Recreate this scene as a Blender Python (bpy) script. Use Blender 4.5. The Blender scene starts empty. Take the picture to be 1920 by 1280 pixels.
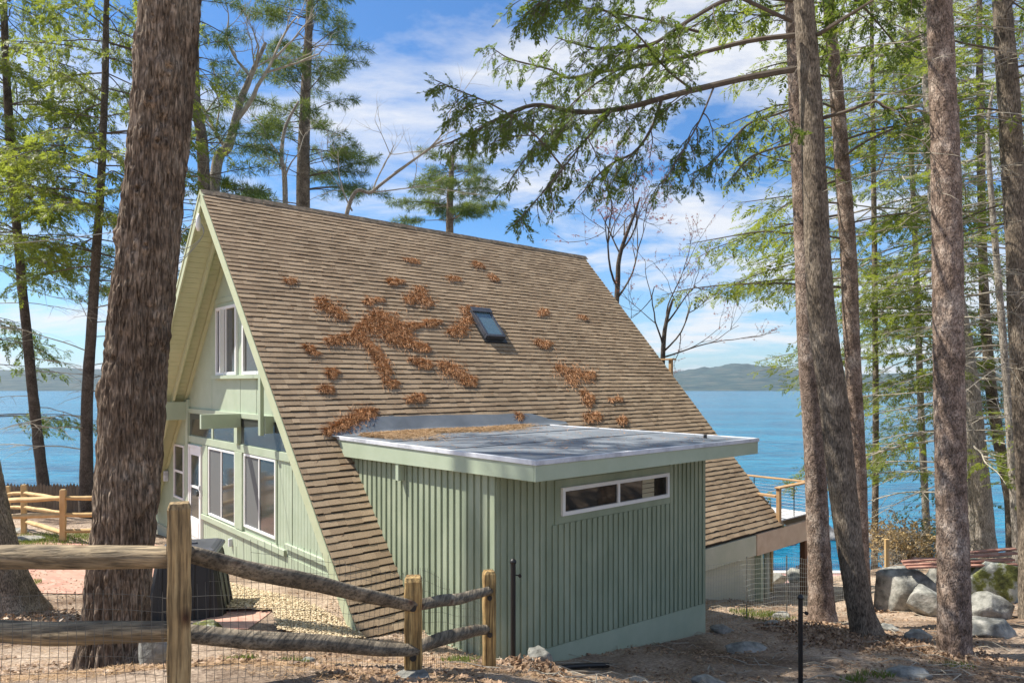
import bpy, bmesh, math, random
import numpy as np
from mathutils import Vector
rad = math.radians
S = bpy.context.scene
COL = S.collection
rng = np.random.default_rng(7)

# ------------------------------------------------------------ camera, light, world
cd = bpy.data.cameras.new("camera"); cam = bpy.data.objects.new("camera", cd); COL.objects.link(cam)
cam.location = (0, 0, 0); cam.rotation_euler = (rad(90), 0, 0)
cd.sensor_width = 36.0; cd.lens = 1304.1/1920*36; cd.shift_y = 76.7/1920
cd.clip_start = 0.1; cd.clip_end = 9000
S.camera = cam

SUNV = Vector((-0.571, 0.098, 0.815)).normalized()
sl = bpy.data.lights.new("sun", 'SUN'); sun = bpy.data.objects.new("sun", sl); COL.objects.link(sun)
sl.energy = 5.0; sl.angle = rad(0.53); sl.color = (1.0, 0.93, 0.82)
sun.rotation_euler = SUNV.to_track_quat('Z', 'Y').to_euler()

W_ = bpy.data.worlds.new("World"); S.world = W_; W_.use_nodes = True
wn = W_.node_tree; wn.nodes.clear()
def N(t, typ, **kw):
    n = t.nodes.new(typ)
    for k, v in kw.items():
        if k in n.inputs: n.inputs[k].default_value = v
        else: setattr(n, k, v)
    return n
def Lk(t, a, ao, b, bi): t.links.new(a.outputs[ao], b.inputs[bi])
sky = N(wn, 'ShaderNodeTexSky', sky_type='NISHITA', sun_disc=False, sun_elevation=math.asin(SUNV.z),
        sun_rotation=math.atan2(SUNV.x, SUNV.y), air_density=1.0, dust_density=0.6, ozone_density=2.5, altitude=150)
tc = N(wn, 'ShaderNodeTexCoord')
sep = N(wn, 'ShaderNodeSeparateXYZ'); Lk(wn, tc, 'Generated', sep, 0)
mz = N(wn, 'ShaderNodeMath', operation='MAXIMUM'); Lk(wn, sep, 'Z', mz, 0); mz.inputs[1].default_value = 0.0
az = N(wn, 'ShaderNodeMath', operation='ADD'); Lk(wn, mz, 0, az, 0); az.inputs[1].default_value = 0.22
dx = N(wn, 'ShaderNodeMath', operation='DIVIDE'); Lk(wn, sep, 'X', dx, 0); Lk(wn, az, 0, dx, 1)
dy = N(wn, 'ShaderNodeMath', operation='DIVIDE'); Lk(wn, sep, 'Y', dy, 0); Lk(wn, az, 0, dy, 1)
cb = N(wn, 'ShaderNodeCombineXYZ'); Lk(wn, dx, 0, cb, 0); Lk(wn, dy, 0, cb, 1)
mp = N(wn, 'ShaderNodeMapping'); mp.inputs['Rotation'].default_value = (0, 0, rad(25)); mp.inputs['Scale'].default_value = (1.0, 1.7, 1); mp.inputs['Location'].default_value = (3.1, 1.4, 0)
Lk(wn, cb, 0, mp, 0)
n1 = N(wn, 'ShaderNodeTexNoise', Scale=1.25, Detail=9.0, Roughness=0.6, Distortion=0.35); Lk(wn, mp, 0, n1, 'Vector')
cr = N(wn, 'ShaderNodeValToRGB'); Lk(wn, n1, 'Fac', cr, 0)
cr.color_ramp.elements[0].position = 0.45; cr.color_ramp.elements[0].color = (0, 0, 0, 1)
cr.color_ramp.elements[1].position = 0.62; cr.color_ramp.elements[1].color = (1, 1, 1, 1)
# more cloud cover towards the horizon
hz = N(wn, 'ShaderNodeMapRange'); hz.inputs[1].default_value = 0.0; hz.inputs[2].default_value = 0.22; hz.inputs[3].default_value = 0.25; hz.inputs[4].default_value = 0.0
Lk(wn, sep, 'Z', hz, 0)
ad = N(wn, 'ShaderNodeMath', operation='ADD', use_clamp=True); Lk(wn, cr, 0, ad, 0); Lk(wn, hz, 0, ad, 1)
sc = N(wn, 'ShaderNodeMath', operation='MULTIPLY'); Lk(wn, ad, 0, sc, 0); sc.inputs[1].default_value = 0.9
blue = N(wn, 'ShaderNodeMixRGB', blend_type='MULTIPLY'); blue.inputs[0].default_value = 1.0; Lk(wn, sky, 0, blue, 1); blue.inputs[2].default_value = (0.50, 0.80, 1.06, 1)
mx = N(wn, 'ShaderNodeMixRGB'); Lk(wn, sc, 0, mx, 0); Lk(wn, blue, 0, mx, 1); mx.inputs[2].default_value = (5.5, 5.6, 5.8, 1)
bg = N(wn, 'ShaderNodeBackground', Strength=0.10); Lk(wn, mx, 0, bg, 0)
wo = N(wn, 'ShaderNodeOutputWorld'); Lk(wn, bg, 0, wo, 0)

S.view_settings.view_transform = 'Standard'; S.view_settings.look = 'None'
S.view_settings.gamma = 1.0; S.view_settings.exposure = 0.78
S.render.engine = 'CYCLES'
S.cycles.max_bounces = 6; S.cycles.transparent_max_bounces = 8

# ------------------------------------------------------------ projection helpers (place things at real depths)
F0, Y0, TH = 1304.1, 716.7, 0.852
OX, OY, OZ = -6.70, 15.06, 4.152
HW, HH, HL = 6.964, 7.776, 12.0           # half width, rise and length of the A-frame
def pt(x, y, d): return np.array([(x-960)/F0*d, d, (Y0-y)/F0*d])
Ru = np.array([math.sin(TH), math.cos(TH), 0]); Gv = np.array([math.cos(TH), -math.sin(TH), 0])
def wp(u, v, z): return np.array([OX, OY, OZ]) + u*Ru + v*Gv + np.array([0, 0, z])
SL = HH/HW

# ------------------------------------------------------------ terrain height
CP = np.array([list(pt(*a)) for a in [
 (335,1290,3.8),(0,1290,4.0),(60,1272,5),(210,1268,6.5),(775,1270,5.4),(915,1253,7.4),(931,1242,9.09),(962,1242,8.8),
 (1100,1275,8.5),(1500,1290,8),(1790,1228,10.5),(1600,1190,11.5),(1540,1165,13),(1322,1187,12.22),(1420,1130,16.7),
 (1437,1130,17.6),(1507,1106,19.4),(1700,1150,15),(1660,1120,17),(1650,1070,21),(1835,1037,22),(1900,1150,13.5),(1900,1282,8.2),
 (680,1197,9.82),(653,1120,11.6),(533,1096,13.6),(430,1072,15),(50,1060,15.2),(50,1112,12.6),(20,1150,11),(358,1150,11.2),
 (118,1016,17.8),(10,1000,20),(100,960,25)]] +
 [[-3,0,-1.7],[4,0,-2.2],[20,8,-3.9],[20,20,-5.2],[14,24,-6.2],[-15,12,-3.5],[-22,4,-2.8],[-2,28,-6.5],[-12,32,-8.0],[8,27,-8.5],[3,20,-5.2],
  [-30,46,-14],[-12,46,-14],[3,46,-14],[18,47,-13.6],[34,47,-13.8],[50,47,-14],[-50,46,-14],[-40,58,-17],[0,58,-17],[40,58,-17],[-40,25,-6],[45,25,-7],
  [14,38,-11.6],[26,36,-10.6],[-25,36,-9.5],[-60,0,-2],[60,0,-3],[0,-25,-.5],[-60,-25,0],[60,-25,-2]])
def _phi(r): return np.sqrt(r*r+1.2)
_d = np.hypot(CP[:,None,0]-CP[None,:,0], CP[:,None,1]-CP[None,:,1]); nC = len(CP)
_A = np.zeros((nC+3, nC+3)); _A[:nC,:nC] = _phi(_d)+np.eye(nC)*-0.05; _A[:nC,nC:] = np.c_[np.ones(nC), CP[:,:2]]; _A[nC:,:nC] = _A[:nC,nC:].T
_w = np.linalg.solve(_A, np.r_[CP[:,2], 0, 0, 0])
def hgt(x, y):
    x = np.atleast_1d(np.asarray(x, float)); y = np.atleast_1d(np.asarray(y, float)); sh = x.shape; x = x.ravel(); y = y.ravel()
    r = np.hypot(x[:,None]-CP[None,:,0], y[:,None]-CP[None,:,1])
    z = _phi(r)@_w[:nC] + _w[nC] + _w[nC+1]*x + _w[nC+2]*y
    far = np.clip((y-52)/20, 0, 1); z = z*(1-far) + np.minimum(z, -18)*far
    return z.reshape(sh)
def gz(x, y): return float(hgt(x, y)[0])
def gp(x, y, d, dz=0.0):                 # ground point under the ray through (x, .) at depth d
    X = (x-960)/F0*d; return np.array([X, d, gz(X, d)+dz])

# ------------------------------------------------------------ noise
_T = np.random.default_rng(11).random((256, 256))
def vn(x, y, px=256, seed=0):
    x = np.asarray(x, float)+0.0; y = np.asarray(y, float)+seed*17.3
    xi = np.floor(x).astype(int); yi = np.floor(y).astype(int); fx = x-xi; fy = y-yi
    fx = fx*fx*(3-2*fx); fy = fy*fy*(3-2*fy)
    a = (xi % px); b = ((xi+1) % px); c = yi % 256; d = (yi+1) % 256
    a = (a+seed*31) % 256; b = (b+seed*31) % 256
    return (_T[a,c]*(1-fx)+_T[b,c]*fx)*(1-fy) + (_T[a,d]*(1-fx)+_T[b,d]*fx)*fy
def fbm(x, y, o=3, seed=0):
    s = 0; a = 1; t = 0
    for i in range(o): s = s+a*vn(x*2**i, y*2**i, seed=seed+i); t += a; a *= .5
    return s/t

# ------------------------------------------------------------ mesh building
class MB:
    def __init__(s): s.V = []; s.F = {3: [], 4: []}; s.n = 0; s.uv = None
    def add(s, V, F):
        V = np.asarray(V, float).reshape(-1, 3); F = np.asarray(F, int)
        s.F[F.shape[1]].append(F+s.n); s.V.append(V); s.n += len(V)
    def hexa(s, P):        # 8 points: bottom ring 0-3, top ring 4-7
        P = np.asarray(P, float)
        s.add(P, [[0,3,2,1],[4,5,6,7],[0,1,5,4],[1,2,6,5],[2,3,7,6],[3,0,4,7]])
    def box(s, a, b):
        a = np.minimum(a, b) if False else np.asarray(a, float); b = np.asarray(b, float)
        s.hexa([[a[0],a[1],a[2]],[b[0],a[1],a[2]],[b[0],b[1],a[2]],[a[0],b[1],a[2]],[a[0],a[1],b[2]],[b[0],a[1],b[2]],[b[0],b[1],b[2]],[a[0],b[1],b[2]]])
    def ubox(s, u0, u1, v0, v1, z0, z1):   # house coordinates
        s.hexa([wp(u0,v1,z0),wp(u1,v1,z0),wp(u1,v0,z0),wp(u0,v0,z0),wp(u0,v1,z1),wp(u1,v1,z1),wp(u1,v0,z1),wp(u0,v0,z1)])
    def prism(s, poly, vec):               # poly Nx3 (convex), extruded by vec
        P = np.asarray(poly, float); n = len(P); Q = P+np.asarray(vec, float)
        b = s.n; s.V += [P, Q]; s.n += 2*n
        for i in range(n):
            j = (i+1) % n; s.F[4].append(np.array([[i, j, n+j, n+i]])+b)
        for k in range(1, n-1):
            s.F[3].append(np.array([[0, k+1, k], [n, n+k, n+k+1]])+b)
    def beam(s, p, q, w, h, up=(0,0,1)):   # box along p-q
        p = np.asarray(p, float); q = np.asarray(q, float); t = q-p; t /= np.linalg.norm(t); up = np.asarray(up, float)
        x = np.cross(t, up); x /= np.linalg.norm(x); y = np.cross(x, t)
        x = x*w/2; y = y*h/2
        s.hexa([p-x-y, p+x-y, q+x-y, q-x-y, p-x+y, p+x+y, q+x+y, q-x+y])
    def tube(s, P, R, segs=6, disp=None, cap=True):
        P = np.asarray(P, float); R = np.broadcast_to(np.asarray(R, float), (len(P),)); n = len(P)
        T = np.gradient(P, axis=0); T /= np.linalg.norm(T, axis=1)[:,None]+1e-12
        a = np.array([1.,0,0]) if abs(T[0][0]) < .8 else np.array([0,1.,0])
        A = np.zeros_like(P)
        for i in range(n):
            a = a-T[i]*(a@T[i]); a /= np.linalg.norm(a)+1e-12; A[i] = a
        B = np.cross(T, A); th = np.arange(segs)/segs*2*np.pi
        rr = np.repeat(R[:,None], segs, 1)
        if disp is not None:
            sl_ = np.r_[0, np.cumsum(np.linalg.norm(np.diff(P, axis=0), axis=1))]
            rr = rr+disp(th[None,:]+0*sl_[:,None], sl_[:,None]+0*th[None,:], rr)
        V = P[:,None]+rr[...,None]*(np.cos(th)[None,:,None]*A[:,None]+np.sin(th)[None,:,None]*B[:,None])
        i = np.arange(n-1)[:,None]*segs; j = np.arange(segs)[None,:]; k = (j+1) % segs
        F = np.stack([i+j, i+k, i+segs+k, i+segs+j], -1).reshape(-1, 4)
        s.add(V.reshape(-1,3), F)
        if cap:
            b = s.n-n*segs
            for off, ctr, fl in ((0, P[0], 1), ((n-1)*segs, P[-1], 0)):
                s.V.append(ctr[None]); c = s.n; s.n += 1
                t = np.stack([np.full(segs, c), b+off+(np.arange(segs)+1) % segs, b+off+np.arange(segs)], -1)
                s.F[3].append(t if fl else t[:, ::-1])
    def grid(s, V3):      # V3: (n,m,3)
        n, m, _ = V3.shape; i = np.arange(n-1)[:,None]*m; j = np.arange(m-1)[None,:]
        s.add(V3.reshape(-1,3), np.stack([i+j, i+j+1, i+m+j+1, i+m+j], -1).reshape(-1,4))
    def build(s, name, m, parent=None, smooth=False, loc=None, bevel=0, recalc=False, at=None):
        V = np.concatenate(s.V) if s.V else np.zeros((0,3))
        org = np.array(parent_loc(parent)) if parent is not None else (np.asarray(loc, float) if loc is not None else np.zeros(3))
        if parent is not None and loc is not None: pass
        V = V-org
        f3 = np.concatenate(s.F[3]) if s.F[3] else np.zeros((0,3), int); f4 = np.concatenate(s.F[4]) if s.F[4] else np.zeros((0,4), int)
        me = bpy.data.meshes.new(name); me.vertices.add(len(V)); me.vertices.foreach_set('co', V.ravel().astype(np.float32))
        nl = f3.size+f4.size; me.loops.add(nl); me.loops.foreach_set('vertex_index', np.r_[f3.ravel(), f4.ravel()].astype(np.int32))
        me.polygons.add(len(f3)+len(f4))
        st = np.r_[np.arange(len(f3))*3, f3.size+np.arange(len(f4))*4].astype(np.int32)
        me.polygons.foreach_set('loop_start', st)
        me.polygons.foreach_set('use_smooth', np.full(len(st), bool(smooth)))
        me.update(calc_edges=True); me.validate()
        if recalc:
            bm = bmesh.new(); bm.from_mesh(me); bmesh.ops.recalc_face_normals(bm, faces=bm.faces); bm.to_mesh(me); bm.free()
        if m is not None: me.materials.append(m)
        o = bpy.data.objects.new(name, me); COL.objects.link(o)
        if parent is not None: o.parent = parent; WL[o.name] = tuple(org)
        else: o.location = tuple(org); WL[o.name] = tuple(org)
        if bevel:
            bv = o.modifiers.new('bevel', 'BEVEL'); bv.width = bevel; bv.segments = 1; bv.limit_method = 'ANGLE'; bv.angle_limit = rad(50)
        return o
WL = {}
def parent_loc(p): return WL[p.name]
def tag(o, label, cat, group=None, kind=None):
    o['label'] = label; o['category'] = cat
    if group: o['group'] = group
    if kind: o['kind'] = kind
    return o
def struct(o): o['kind'] = 'structure'; return o
def thing(name, label, cat, loc, group=None):
    o = bpy.data.objects.new(name, None); COL.objects.link(o); o.location = tuple(loc); o.empty_display_size = .2
    WL[o.name] = tuple(float(c) for c in loc)
    return tag(o, label, cat, group)

# ------------------------------------------------------------ materials
def pmat(name, cols, scale=5.0, stretch=(1,1,1), rough=0.8, bump=0.0, bscale=40.0, bstretch=None, detail=6.0, pos=None, rot=(0,0,0), spec=0.5, dist=0.01, metal=0.0):
    m = bpy.data.materials.new(name); m.use_nodes = True; t = m.node_tree; b = t.nodes['Principled BSDF']
    b.inputs['Roughness'].default_value = rough; b.inputs['Specular IOR Level'].default_value = spec; b.inputs['Metallic'].default_value = metal
    if len(cols) == 1: b.inputs['Base Color'].default_value = (*cols[0], 1)
    co = N(t, 'ShaderNodeTexCoord')
    if len(cols) > 1:
        mpn = N(t, 'ShaderNodeMapping'); mpn.inputs['Scale'].default_value = stretch; mpn.inputs['Rotation'].default_value = rot; Lk(t, co, 'Object', mpn, 0)
        nz = N(t, 'ShaderNodeTexNoise', Scale=scale, Detail=detail, Roughness=0.6); Lk(t, mpn, 0, nz, 'Vector')
        r = N(t, 'ShaderNodeValToRGB'); Lk(t, nz, 'Fac', r, 0); e = r.color_ramp.elements
        pos = pos or [0.32+0.36*i/(len(cols)-1) for i in range(len(cols))]
        while len(e) < len(cols): e.new(0.5)
        for i, c in enumerate(cols): e[i].position = pos[i]; e[i].color = (*c, 1)
        Lk(t, r, 0, b, 'Base Color'); m['ramp'] = r.name
    if bump:
        mb = N(t, 'ShaderNodeMapping'); mb.inputs['Scale'].default_value = bstretch or stretch; mb.inputs['Rotation'].default_value = rot; Lk(t, co, 'Object', mb, 0)
        nb = N(t, 'ShaderNodeTexNoise', Scale=bscale, Detail=5.0, Roughness=0.65); Lk(t, mb, 0, nb, 'Vector')
        bp = N(t, 'ShaderNodeBump', Strength=bump, Distance=dist); Lk(t, nb, 'Fac', bp, 'Height'); Lk(t, bp, 0, b, 'Normal')
    return m
def leafmat(name, c1, c2, trans, tfac=0.4, nscale=1.2, rough=0.5):
    m = bpy.data.materials.new(name); m.use_nodes = True; t = m.node_tree; t.nodes.clear()
    g = N(t, 'ShaderNodeNewGeometry'); co = N(t, 'ShaderNodeTexCoord')
    nz = N(t, 'ShaderNodeTexNoise', Scale=nscale, Detail=3.0); Lk(t, co, 'Object', nz, 'Vector')
    a = N(t, 'ShaderNodeMath', operation='MULTIPLY_ADD'); Lk(t, g, 'Random Per Island', a, 0); a.inputs[1].default_value = 0.5; Lk(t, nz, 'Fac', a, 2)
    r = N(t, 'ShaderNodeValToRGB'); Lk(t, a, 0, r, 0); e = r.color_ramp.elements
    e[0].position = .45; e[0].color = (*c1, 1); e[1].position = .95; e[1].color = (*c2, 1)
    d = N(t, 'ShaderNodeBsdfPrincipled', Roughness=rough); Lk(t, r, 0, d, 'Base Color'); d.inputs['Specular IOR Level'].default_value = 0.3
    tr = N(t, 'ShaderNodeBsdfTranslucent'); mm = N(t, 'ShaderNodeMixRGB'); mm.inputs[0].default_value = .6; Lk(t, r, 0, mm, 1); mm.inputs[2].default_value = (*trans, 1)
    Lk(t, mm, 0, tr, 0)
    x = N(t, 'ShaderNodeMixShader'); x.inputs[0].default_value = tfac; Lk(t, d, 0, x, 1); Lk(t, tr, 0, x, 2)
    o = N(t, 'ShaderNodeOutputMaterial'); Lk(t, x, 0, o, 0); return m
def barkmat(name, cols, sc=14.0, zst=.18, bump=.8, plate=False):
    m = bpy.data.materials.new(name); m.use_nodes = True; t = m.node_tree; b = t.nodes['Principled BSDF']; b.inputs['Roughness'].default_value = .95; b.inputs['Specular IOR Level'].default_value = .15
    co = N(t, 'ShaderNodeTexCoord'); mpn = N(t, 'ShaderNodeMapping'); mpn.inputs['Scale'].default_value = (1, 1, zst); Lk(t, co, 'Object', mpn, 0)
    v = N(t, 'ShaderNodeTexNoise', Scale=sc, Detail=4.0, Roughness=.55, Distortion=.5); Lk(t, mpn, 0, v, 'Vector')
    s1 = N(t, 'ShaderNodeMath', operation='SUBTRACT'); Lk(t, v, 'Fac', s1, 0); s1.inputs[1].default_value = .5
    s2 = N(t, 'ShaderNodeMath', operation='ABSOLUTE'); Lk(t, s1, 0, s2, 0)
    mr = N(t, 'ShaderNodeMapRange'); mr.inputs[1].default_value = 0; mr.inputs[2].default_value = .07; mr.inputs[3].default_value = .25; Lk(t, s2, 0, mr, 0)
    n2 = N(t, 'ShaderNodeTexNoise', Scale=3.0, Detail=8.0, Roughness=.7); Lk(t, co, 'Object', n2, 'Vector')
    r = N(t, 'ShaderNodeValToRGB'); Lk(t, n2, 'Fac', r, 0); e = r.color_ramp.elements
    while len(e) < len(cols): e.new(.5)
    for i, c in enumerate(cols): e[i].position = .34+.32*i/(len(cols)-1); e[i].color = (*c, 1)
    mu = N(t, 'ShaderNodeMixRGB', blend_type='MULTIPLY'); mu.inputs[0].default_value = .5 if not plate else .3; Lk(t, r, 0, mu, 1); Lk(t, mr, 0, mu, 2)
    n3 = N(t, 'ShaderNodeTexNoise', Scale=70.0, Detail=4.0); Lk(t, mpn, 0, n3, 'Vector')
    q3 = N(t, 'ShaderNodeMapRange'); q3.inputs[1].default_value = .36; q3.inputs[2].default_value = .62; q3.inputs[3].default_value = .45; q3.inputs[4].default_value = 1.25; Lk(t, n3, 'Fac', q3, 0)
    v3 = N(t, 'ShaderNodeVectorMath', operation='SCALE'); Lk(t, mu, 0, v3, 0); Lk(t, q3, 0, v3, 'Scale'); Lk(t, v3, 0, b, 'Base Color')
    ah = N(t, 'ShaderNodeMath', operation='MULTIPLY_ADD'); Lk(t, n3, 'Fac', ah, 0); ah.inputs[1].default_value = .7; Lk(t, mr, 0, ah, 2)
    bp = N(t, 'ShaderNodeBump', Strength=bump, Distance=.012); Lk(t, ah, 0, bp, 'Height'); Lk(t, bp, 0, b, 'Normal'); return m

M = {}
M['sage'] = pmat('sage_paint', [(.36,.43,.31),(.42,.49,.37)], 2.5, rough=.6, bump=.12, bscale=60)
M['sage_shaded'] = pmat('shaded_sage_paint', [(.245,.295,.20),(.295,.35,.245),(.37,.42,.30)], 2.2, (1,1,.35), rough=.6, bump=.12, bscale=50)  # same paint as sage, with the addition's shade put into the colour
M['soffit'] = pmat('soffit_paint', [(.42,.46,.29),(.48,.51,.34)], 3, rough=.6)
M['white'] = pmat('white_vinyl', [(.78,.79,.78),(.84,.85,.84)], 3, rough=.4)
M['metal_edge'] = pmat('drip_edge', [(.36,.38,.42),(.58,.61,.66),(.66,.68,.72)], 3, (1,1,1), rough=.5, bump=.1)
M['membrane'] = pmat('roof_membrane', [(.11,.13,.155),(.145,.17,.20),(.19,.215,.245)], 1.4, rough=.75, bump=.25, bscale=9)
M['concrete'] = pmat('painted_concrete', [(.34,.41,.30),(.42,.48,.36)], 2.2, rough=.85, bump=.3, bscale=30)
M['concrete2'] = pmat('cream_concrete', [(.43,.45,.34),(.52,.52,.42)], 1.5, rough=.9, bump=.3, bscale=30)
M['black'] = pmat('black_steel', [(.012,.012,.013)], rough=.45)
M['bin'] = pmat('black_plastic', [(.010,.011,.012),(.02,.021,.022)], 4, rough=.55)
M['binlid'] = pmat('lid_plastic', [(.05,.055,.07),(.08,.085,.10)], 4, rough=.35)
M['wire'] = pmat('fence_wire', [(.10,.10,.09)], rough=.5)
M['wire_l'] = pmat('galvanised_wire', [(.33,.34,.31)], rough=.5)
M['steel'] = pmat('cable_steel', [(.55,.56,.58)], rough=.35)
M['brick'] = pmat('brick_clay', [(.30,.09,.05),(.42,.16,.10)], 20, rough=.9, bump=.4)
M['knobdark'] = pmat('dark_fitting', [(.03,.03,.03)], rough=.4)
M['deckwood'] = pmat('cedar_rail', [(.34,.20,.09),(.48,.31,.16)], 6, (1,1,1), rough=.7, bump=.2)
M['deckbeam'] = pmat('deck_rim', [(.52,.38,.27),(.62,.48,.35)], 3, rough=.8)
M['decktop'] = pmat('deck_boards', [(.46,.47,.48),(.56,.57,.58)], 5, rough=.7)
M['darkpost'] = pmat('stained_post', [(.10,.045,.02),(.16,.07,.035)], 6, rough=.8)
M['picket'] = pmat('weathered_picket', [(.10,.075,.05),(.19,.15,.11)], 6, (1,1,.2), rough=.9)
M['yellowwood'] = pmat('new_pine_rail', [(.42,.27,.11),(.60,.42,.20)], 4, (1,1,.4), rough=.75, bump=.3)
M['needles'] = leafmat('dead_needles', (.24,.115,.05), (.60,.32,.15), (.5,.25,.1), .15, 6)
M['needles_pale'] = leafmat('bleached_needles', (.24,.14,.07), (.50,.34,.19), (.4,.3,.15), .15, 6)
M['litter'] = leafmat('leaf_litter', (.10,.055,.03), (.42,.29,.19), (.3,.15,.06), .1, 5)
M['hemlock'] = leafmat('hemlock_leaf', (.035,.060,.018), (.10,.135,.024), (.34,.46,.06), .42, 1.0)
M['hemlock_lit'] = leafmat('sunlit_hemlock_leaf', (.045,.08,.022), (.14,.175,.03), (.50,.58,.06), .48, .6)  # brighter copy of the hemlock leaf, sunlight put into its colour
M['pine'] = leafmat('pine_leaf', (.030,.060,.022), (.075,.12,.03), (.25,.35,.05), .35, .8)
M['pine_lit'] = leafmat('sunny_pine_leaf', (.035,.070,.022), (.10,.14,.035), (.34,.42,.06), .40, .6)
M['grass'] = leafmat('grass_leaf', (.06,.10,.02), (.16,.20,.04), (.3,.4,.05), .3, 3)
M['bud'] = leafmat('red_bud', (.22,.07,.05), (.40,.16,.12), (.5,.2,.15), .3, 3)
M['bark_big'] = barkmat('hemlock_bark', [(.12,.088,.064),(.22,.165,.12),(.36,.29,.22)], 20, .14, 1.0)
M['bark_grey'] = barkmat('grey_hemlock_bark', [(.13,.105,.08),(.24,.195,.15),(.37,.31,.24)], 34, .2, .7)
M['bark_red'] = barkmat('red_pine_bark', [(.14,.10,.075),(.29,.215,.17),(.52,.43,.36)], 10, .45, .8)
M['bark_pale'] = barkmat('pale_bark', [(.24,.21,.17),(.36,.32,.27),(.46,.42,.36)], 16, .2, .7)
M['bark_dark'] = barkmat('dark_bark', [(.07,.055,.045),(.13,.105,.085),(.18,.15,.12)], 30, .3, .5)
M['twig'] = pmat('twig_bark', [(.08,.06,.045),(.15,.12,.09)], 5, rough=.9)
M['deadtwig'] = pmat('dead_twig', [(.26,.23,.18),(.42,.38,.31)], 5, rough=.9)
M['rock'] = pmat('granite', [(.09,.09,.08),(.25,.25,.225),(.42,.41,.37)], 5, rough=.9, bump=.8, bscale=14, dist=.03, detail=10)
M['rock_dark'] = pmat('wet_granite', [(.05,.05,.05),(.16,.16,.16),(.34,.34,.33)], 1.2, rough=.8, bump=.8, bscale=5, dist=.1)
M['rock_moss'] = pmat('mossy_granite', [(.05,.055,.015),(.13,.14,.03),(.36,.37,.31),(.50,.50,.45)], 2.2, rough=.95, bump=.9, bscale=14, dist=.03, pos=[.38,.47,.54,.7], detail=9)
M['plank'] = pmat('reddish_plank', [(.26,.11,.08),(.42,.24,.18)], 5, rough=.8)
M['chair'] = pmat('dark_chair_paint', [(.045,.05,.055)], rough=.6)
M['shrub'] = leafmat('dry_shrub_leaf', (.30,.20,.10), (.55,.42,.22), (.4,.3,.1), .25, 2)
M['slab'] = pmat('dock_stone', [(.40,.22,.19),(.55,.34,.30)], .8, rough=.9)
M['slabedge'] = pmat('pale_stone', [(.55,.52,.46),(.68,.65,.58)], 1, rough=.9)
M['view_panel'] = pmat('tan_view_panel', [(.42,.38,.26)], rough=.8)

def glassmat(name, col, rough=.04, spec=.6):
    m = bpy.data.materials.new(name); m.use_nodes = True; b = m.node_tree.nodes['Principled BSDF']
    b.inputs['Base Color'].default_value = (*col, 1); b.inputs['Roughness'].default_value = rough; b.inputs['Specular IOR Level'].default_value = spec; b.inputs['IOR'].default_value = 1.52
    return m
M['glass_dark'] = glassmat('dark_pane', (.012,.013,.013))
M['glass_mid'] = glassmat('grey_pane', (.055,.06,.058), .08)
M['screen'] = pmat('insect_screen', [(.13,.14,.14)], rough=.55)
M['glass_sky'] = glassmat('skylight_pane', (.12,.19,.23), .03, 1.0)  # reflected sky put into the pane's base colour

# wood of the near fence: grain, knots and grey weathering
def fencewood(name, cols, zax=2):
    m = bpy.data.materials.new(name); m.use_nodes = True; t = m.node_tree; b = t.nodes['Principled BSDF']; b.inputs['Roughness'].default_value = .85
    co = N(t, 'ShaderNodeTexCoord'); mpn = N(t, 'ShaderNodeMapping'); s = [9, 9, 9]; s[zax] = .9; mpn.inputs['Scale'].default_value = s; Lk(t, co, 'Object', mpn, 0)
    n = N(t, 'ShaderNodeTexNoise', Scale=1.6, Detail=8.0, Roughness=.6, Distortion=.6); Lk(t, mpn, 0, n, 'Vector')
    r = N(t, 'ShaderNodeValToRGB'); Lk(t, n, 'Fac', r, 0); e = r.color_ramp.elements
    while len(e) < len(cols): e.new(.5)
    for i, c in enumerate(cols): e[i].position = .30+.42*i/(len(cols)-1); e[i].color = (*c, 1)
    s2 = [5, 5, 5]; s2[zax] = 3.0; m2 = N(t, 'ShaderNodeMapping'); m2.inputs['Scale'].default_value = s2; Lk(t, co, 'Object', m2, 0)
    v = N(t, 'ShaderNodeTexVoronoi', Scale=.9); Lk(t, m2, 0, v, 'Vector')
    kr = N(t, 'ShaderNodeMapRange'); kr.inputs[1].default_value = .05; kr.inputs[2].default_value = .20; Lk(t, v, 'Distance', kr, 0)
    mu = N(t, 'ShaderNodeMixRGB'); Lk(t, kr, 0, mu, 0); mu.inputs[1].default_value = (.11,.045,.02,1); Lk(t, r, 0, mu, 2)
    s4 = [55, 55, 55]; s4[zax] = 2.2; m4 = N(t, 'ShaderNodeMapping'); m4.inputs['Scale'].default_value = s4; Lk(t, co, 'Object', m4, 0)
    n4 = N(t, 'ShaderNodeTexNoise', Scale=1.0, Detail=4.0, Roughness=.6); Lk(t, m4, 0, n4, 'Vector'); c4 = N(t, 'ShaderNodeMapRange'); c4.inputs[1].default_value = .36; c4.inputs[2].default_value = .56; c4.inputs[3].default_value = .35; Lk(t, n4, 'Fac', c4, 0)
    n5 = N(t, 'ShaderNodeTexNoise', Scale=3.0, Detail=4.0); Lk(t, co, 'Object', n5, 'Vector'); c5 = N(t, 'ShaderNodeMapRange'); c5.inputs[1].default_value = .4; c5.inputs[2].default_value = .6; c5.inputs[3].default_value = .6; Lk(t, n5, 'Fac', c5, 0)
    p4 = N(t, 'ShaderNodeMath', operation='MULTIPLY'); Lk(t, c4, 0, p4, 0); Lk(t, c5, 0, p4, 1)
    v4 = N(t, 'ShaderNodeVectorMath', operation='SCALE'); Lk(t, mu, 0, v4, 0); Lk(t, p4, 0, v4, 'Scale'); Lk(t, v4, 0, b, 'Base Color')
    bp = N(t, 'ShaderNodeBump', Strength=.8, Distance=.006); Lk(t, c4, 0, bp, 'Height'); Lk(t, bp, 0, b, 'Normal'); return m
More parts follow.
